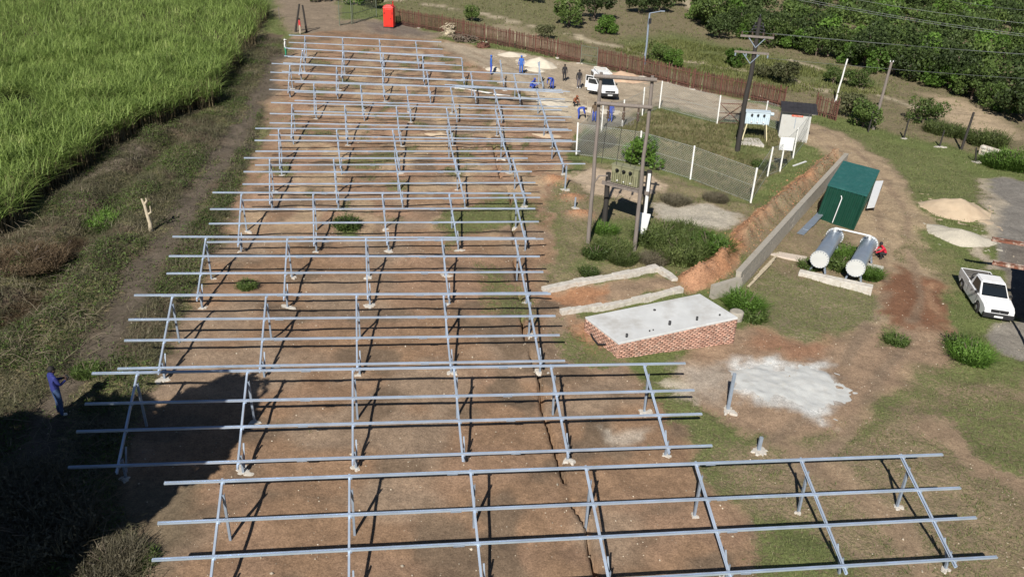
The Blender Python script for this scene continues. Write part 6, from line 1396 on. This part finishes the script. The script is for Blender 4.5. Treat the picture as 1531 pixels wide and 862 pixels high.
# ---- grass, straw and brush on the land
def grid_attr(arr, x, y):
    xi = np.clip(np.searchsorted(GX[0], x) - 1, 0, GX.shape[1] - 2); yi = np.clip(np.searchsorted(GY[:, 0], y) - 1, 0, GX.shape[0] - 2); return arr[yi, xi]
def build_grass():
    rs = np.random.RandomState(14)
    def scatter(n, x0, x1, y0, y1, thr=.45):
        x = rs.uniform(x0, x1, n); y = rs.uniform(y0, y1, n); g = grid_attr(GG, x, y) + (fbm(x * 1.6, y * 1.6, 71, 3) - .5) * 1.0
        m = (g > thr) & (rs.uniform(0, 1, n) < .25 + g) & ~inside(x, y, CANE) & (np.abs(x) < 12 + y * .72); return x[m], y[m]
    parts = [scatter(95000, -22, 32, 13, 50), scatter(70000, -30, 60, 48, 100), scatter(52000, -20, 110, 80, 170)]
    V = []; F = []; off = 0
    for k, (x, y) in enumerate(parts):
        h = [.13, .20, .34][k]; w = [.011, .017, .032][k]; P = np.stack([x, y, gz(x, y) - .01], 1)
        for _ in range(2):
            v, f = blades(P + rs.normal(0, .05, P.shape) * [1, 1, 0], h, w, 1, .7, rs); V.append(v); F.append(f + off); off += len(v)
    o = link_mesh('grass', mesh_np('grass', np.concatenate(V), np.concatenate(F)), leaf_mat('grass_blades', [(.075, .098, .030), (.125, .150, .050), (.190, .200, .084), (.30, .26, .15)], .35, .2), None); props(o, 'short dull green and straw coloured grass across the site and hillside', 'grass', kind='stuff')
build_grass()
def build_brush():
    """cut scrub thrown down on the left bank: dead stems, twigs, trampled leaves"""
    rs = np.random.RandomState(15)
    poly = PP([(-120, 420), (26, 346), (101, 280), (167, 224), (245, 188), (313, 165), (345, 114), (398, 45), (425, 62), (412, 95), (398, 140), (385, 200), (345, 310), (295, 420), (255, 500), (222, 580), (195, 660), (165, 720), (230, 862), (250, 980), (-300, 980)])
    trk = PP([(418, 85), (385, 150), (345, 215), (290, 300), (240, 370), (195, 440), (145, 525), (100, 600), (40, 720)])
    n = 270000; x = rs.uniform(-32, -5, n); y = rs.uniform(11, 85, n); d, _ = seg_dist(x, y, trk); dens = fbm(x * .5, y * .5, 18, 3)
    m = inside(x, y, poly) & ((d > .40 + .7 * dens) | (rs.uniform(0, 1, n) < .10)) & (rs.uniform(0, 1, n) < .25 + 1.1 * dens); x, y = x[m], y[m]
    lump = np.clip(fbm(x * .55, y * .55, 81, 3) - .45, 0, 1) * 1.5; z = gz(x, y) + lump * rs.uniform(0, 1, len(x)) * .8
    P = np.stack([x, y, z], 1); V, F = blades(P, .42, .009, 2, 1.15, rs, .8, .75)
    o = link_mesh('cut_brush', mesh_np('cut_brush', V, F), leaf_mat('dead_stems', [(.042, .044, .022), (.078, .080, .042), (.135, .122, .072), (.27, .23, .16)], .8, .1), None); props(o, 'dry cut brush and trampled stems littering the left bank', 'brush', kind='stuff')
    g = fbm(x * .42, y * .42, 19, 3) > .51; P2 = P[g]; P2 = np.repeat(P2, 2, 0) + rs.normal(0, .12, (g.sum() * 2, 3)) * [1, 1, .3]
    V, F = rot_quads(P2 + [0, 0, .10], .055, .4, rs, .2); o = link_mesh('green_weeds', mesh_np('green_weeds', V, F), LEAF_M, None); props(o, 'green leafy regrowth among the dry brush on the left bank', 'weeds', kind='stuff')
    # thicker sticks
    m = MB(); rr = random.Random(5)
    for _ in range(300):
        px, py = rr.uniform(-20, 150), rr.uniform(330, 560)
        if rr.random() < .35: px, py = rr.uniform(0, 170), rr.uniform(640, 850)
        b = on(px, py, .1 + rr.random() * .25); a = rr.uniform(0, 6.28); l = rr.uniform(.3, .95); e = b + Vector((math.cos(a) * l, math.sin(a) * l, rr.uniform(-.15, .45)))
        m.tube([b, b.lerp(e, .5) + Vector((rr.uniform(-.12, .12), rr.uniform(-.12, .12), .08)), e], [.011, .009, .004], 4, caps=False)
    o = m.build('dead_branches', mat('dead_twigs', (.20, .165, .115), .9, 0, .3, 3), None); props(o, 'bleached dead branches lying on the brush at the left', 'branches', kind='stuff')
build_brush()
# brushwood bundle and dry heap near the left edge, logs in the lower left
for k, (px, py, s, key, lb) in enumerate([(95, 372, 1.3, 'brown', 'brown dried bush heaped on the left bank beside the ditch'), (45, 400, 1.7, 'brown', 'larger brown dried bush at the left edge of the bank'), (20, 460, 1.4, 'brown', 'dried bush below the larger one at the left edge'), (150, 330, 1.2, 'shrub', 'green bush on the left bank above the dried heap'), (175, 290, 1.1, 'weed', 'green weeds on the left bank near the cane'), (130, 560, 1.1, 'weed', 'green weeds left of the person in navy'), (215, 840, .8, 'weed', 'olive shrub in the bottom left corner near the frame ends'), (165, 850, .9, 'scrub', 'olive shrub in the bottom left corner beside the logs'), (60, 800, 1.6, 'scrub', 'dry bush in the bottom left corner'), (25, 745, 1.4, 'scrub', 'dry bush on the lower left edge in tree shade')]):
    plant('bank_bush', key, px, py, s, lb, 'bush', 'bushes on the left bank', sz=.55 if key == 'brown' else 1.0)
for k in range(5):
    a, b = on(72 + 3 * k, 806 + 7 * k, .08 + .02 * k), on(104 + 2 * k, 800 + 9 * k, .12); m = MB(); m.tube([a, b], [.06, .05], 8); props(m.build('cut_log', M_BARKP, None, loc=a), ['farthest', 'second farthest', 'middle', 'second nearest', 'nearest'][k] + ' of five short cut logs in a row among the lower left brush', 'log', 'row of cut logs')
# stones and crumbs of mortar
def build_stones():
    rs = np.random.RandomState(31); n = 7000; x = rs.uniform(-16, 30, n); y = rs.uniform(14, 75, n); s = rs.uniform(.015, .042, n) * np.where(rs.uniform(0, 1, n) > .95, 2, 1); m = grid_attr(GG, x, y) < .5; x, y, s = x[m], y[m], s[m]; z = gz(x, y)
    oc = np.array([(1, 0, 0), (0, 1, 0), (-1, 0, 0), (0, -1, 0), (0, 0, .7), (0, 0, -.5)]); V = (np.stack([x, y, z], 1)[:, None] + oc[None] * s[:, None, None] * rs.uniform(.6, 1.3, (len(x), 6, 1))).reshape(-1, 3)
    t = np.array([(0, 1, 4), (1, 2, 4), (2, 3, 4), (3, 0, 4), (1, 0, 5), (2, 1, 5), (3, 2, 5), (0, 3, 5)]); F = (np.arange(len(x))[:, None, None] * 6 + t[None]).reshape(-1, 3)
    o = link_mesh('stones', mesh_np('stones', V, F), mat('loose_stones', (.42, .36, .28), .9, 0, .1, 5, island=.4), None); props(o, 'loose stones and mortar crumbs strewn over the soil', 'stones', kind='stuff')
build_stones()
def build_clods():
    rs = np.random.RandomState(41); pts = []
    for (a, b) in zip(BANK[:-1], BANK[1:]):
        n = 420; t = rs.uniform(0, 1, n); o_ = rs.normal(0, .55, (n, 2)); pts.append(np.stack([a[0] + (b[0] - a[0]) * t + o_[:, 0], a[1] + (b[1] - a[1]) * t + o_[:, 1]], 1))
    for (px, py) in PITS: pts.append(np.array([px, py]) + rs.normal(0, .45, (90, 2)))
    q = np.concatenate(pts); s = rs.uniform(.02, .055, len(q)) * np.where(rs.uniform(0, 1, len(q)) > .93, 1.8, 1); z = gz(q[:, 0], q[:, 1])
    oc = np.array([(1, 0, 0), (0, 1, 0), (-1, 0, 0), (0, -1, 0), (0, 0, .8), (0, 0, -.5)]); V = (np.column_stack([q, z])[:, None] + oc[None] * s[:, None, None] * rs.uniform(.6, 1.4, (len(q), 6, 1))).reshape(-1, 3)
    t = np.array([(0, 1, 4), (1, 2, 4), (2, 3, 4), (3, 0, 4), (1, 0, 5), (2, 1, 5), (3, 2, 5), (0, 3, 5)]); F = (np.arange(len(q))[:, None, None] * 6 + t[None]).reshape(-1, 3)
    o = link_mesh('soil_clods', mesh_np('soil_clods', V, F), mat('red_clods', (.36, .19, .105), .95, 0, .15, 6, island=.3), None); props(o, 'loose red soil clods on the spoil bank and small dug heaps', 'soil', kind='stuff')
build_clods()
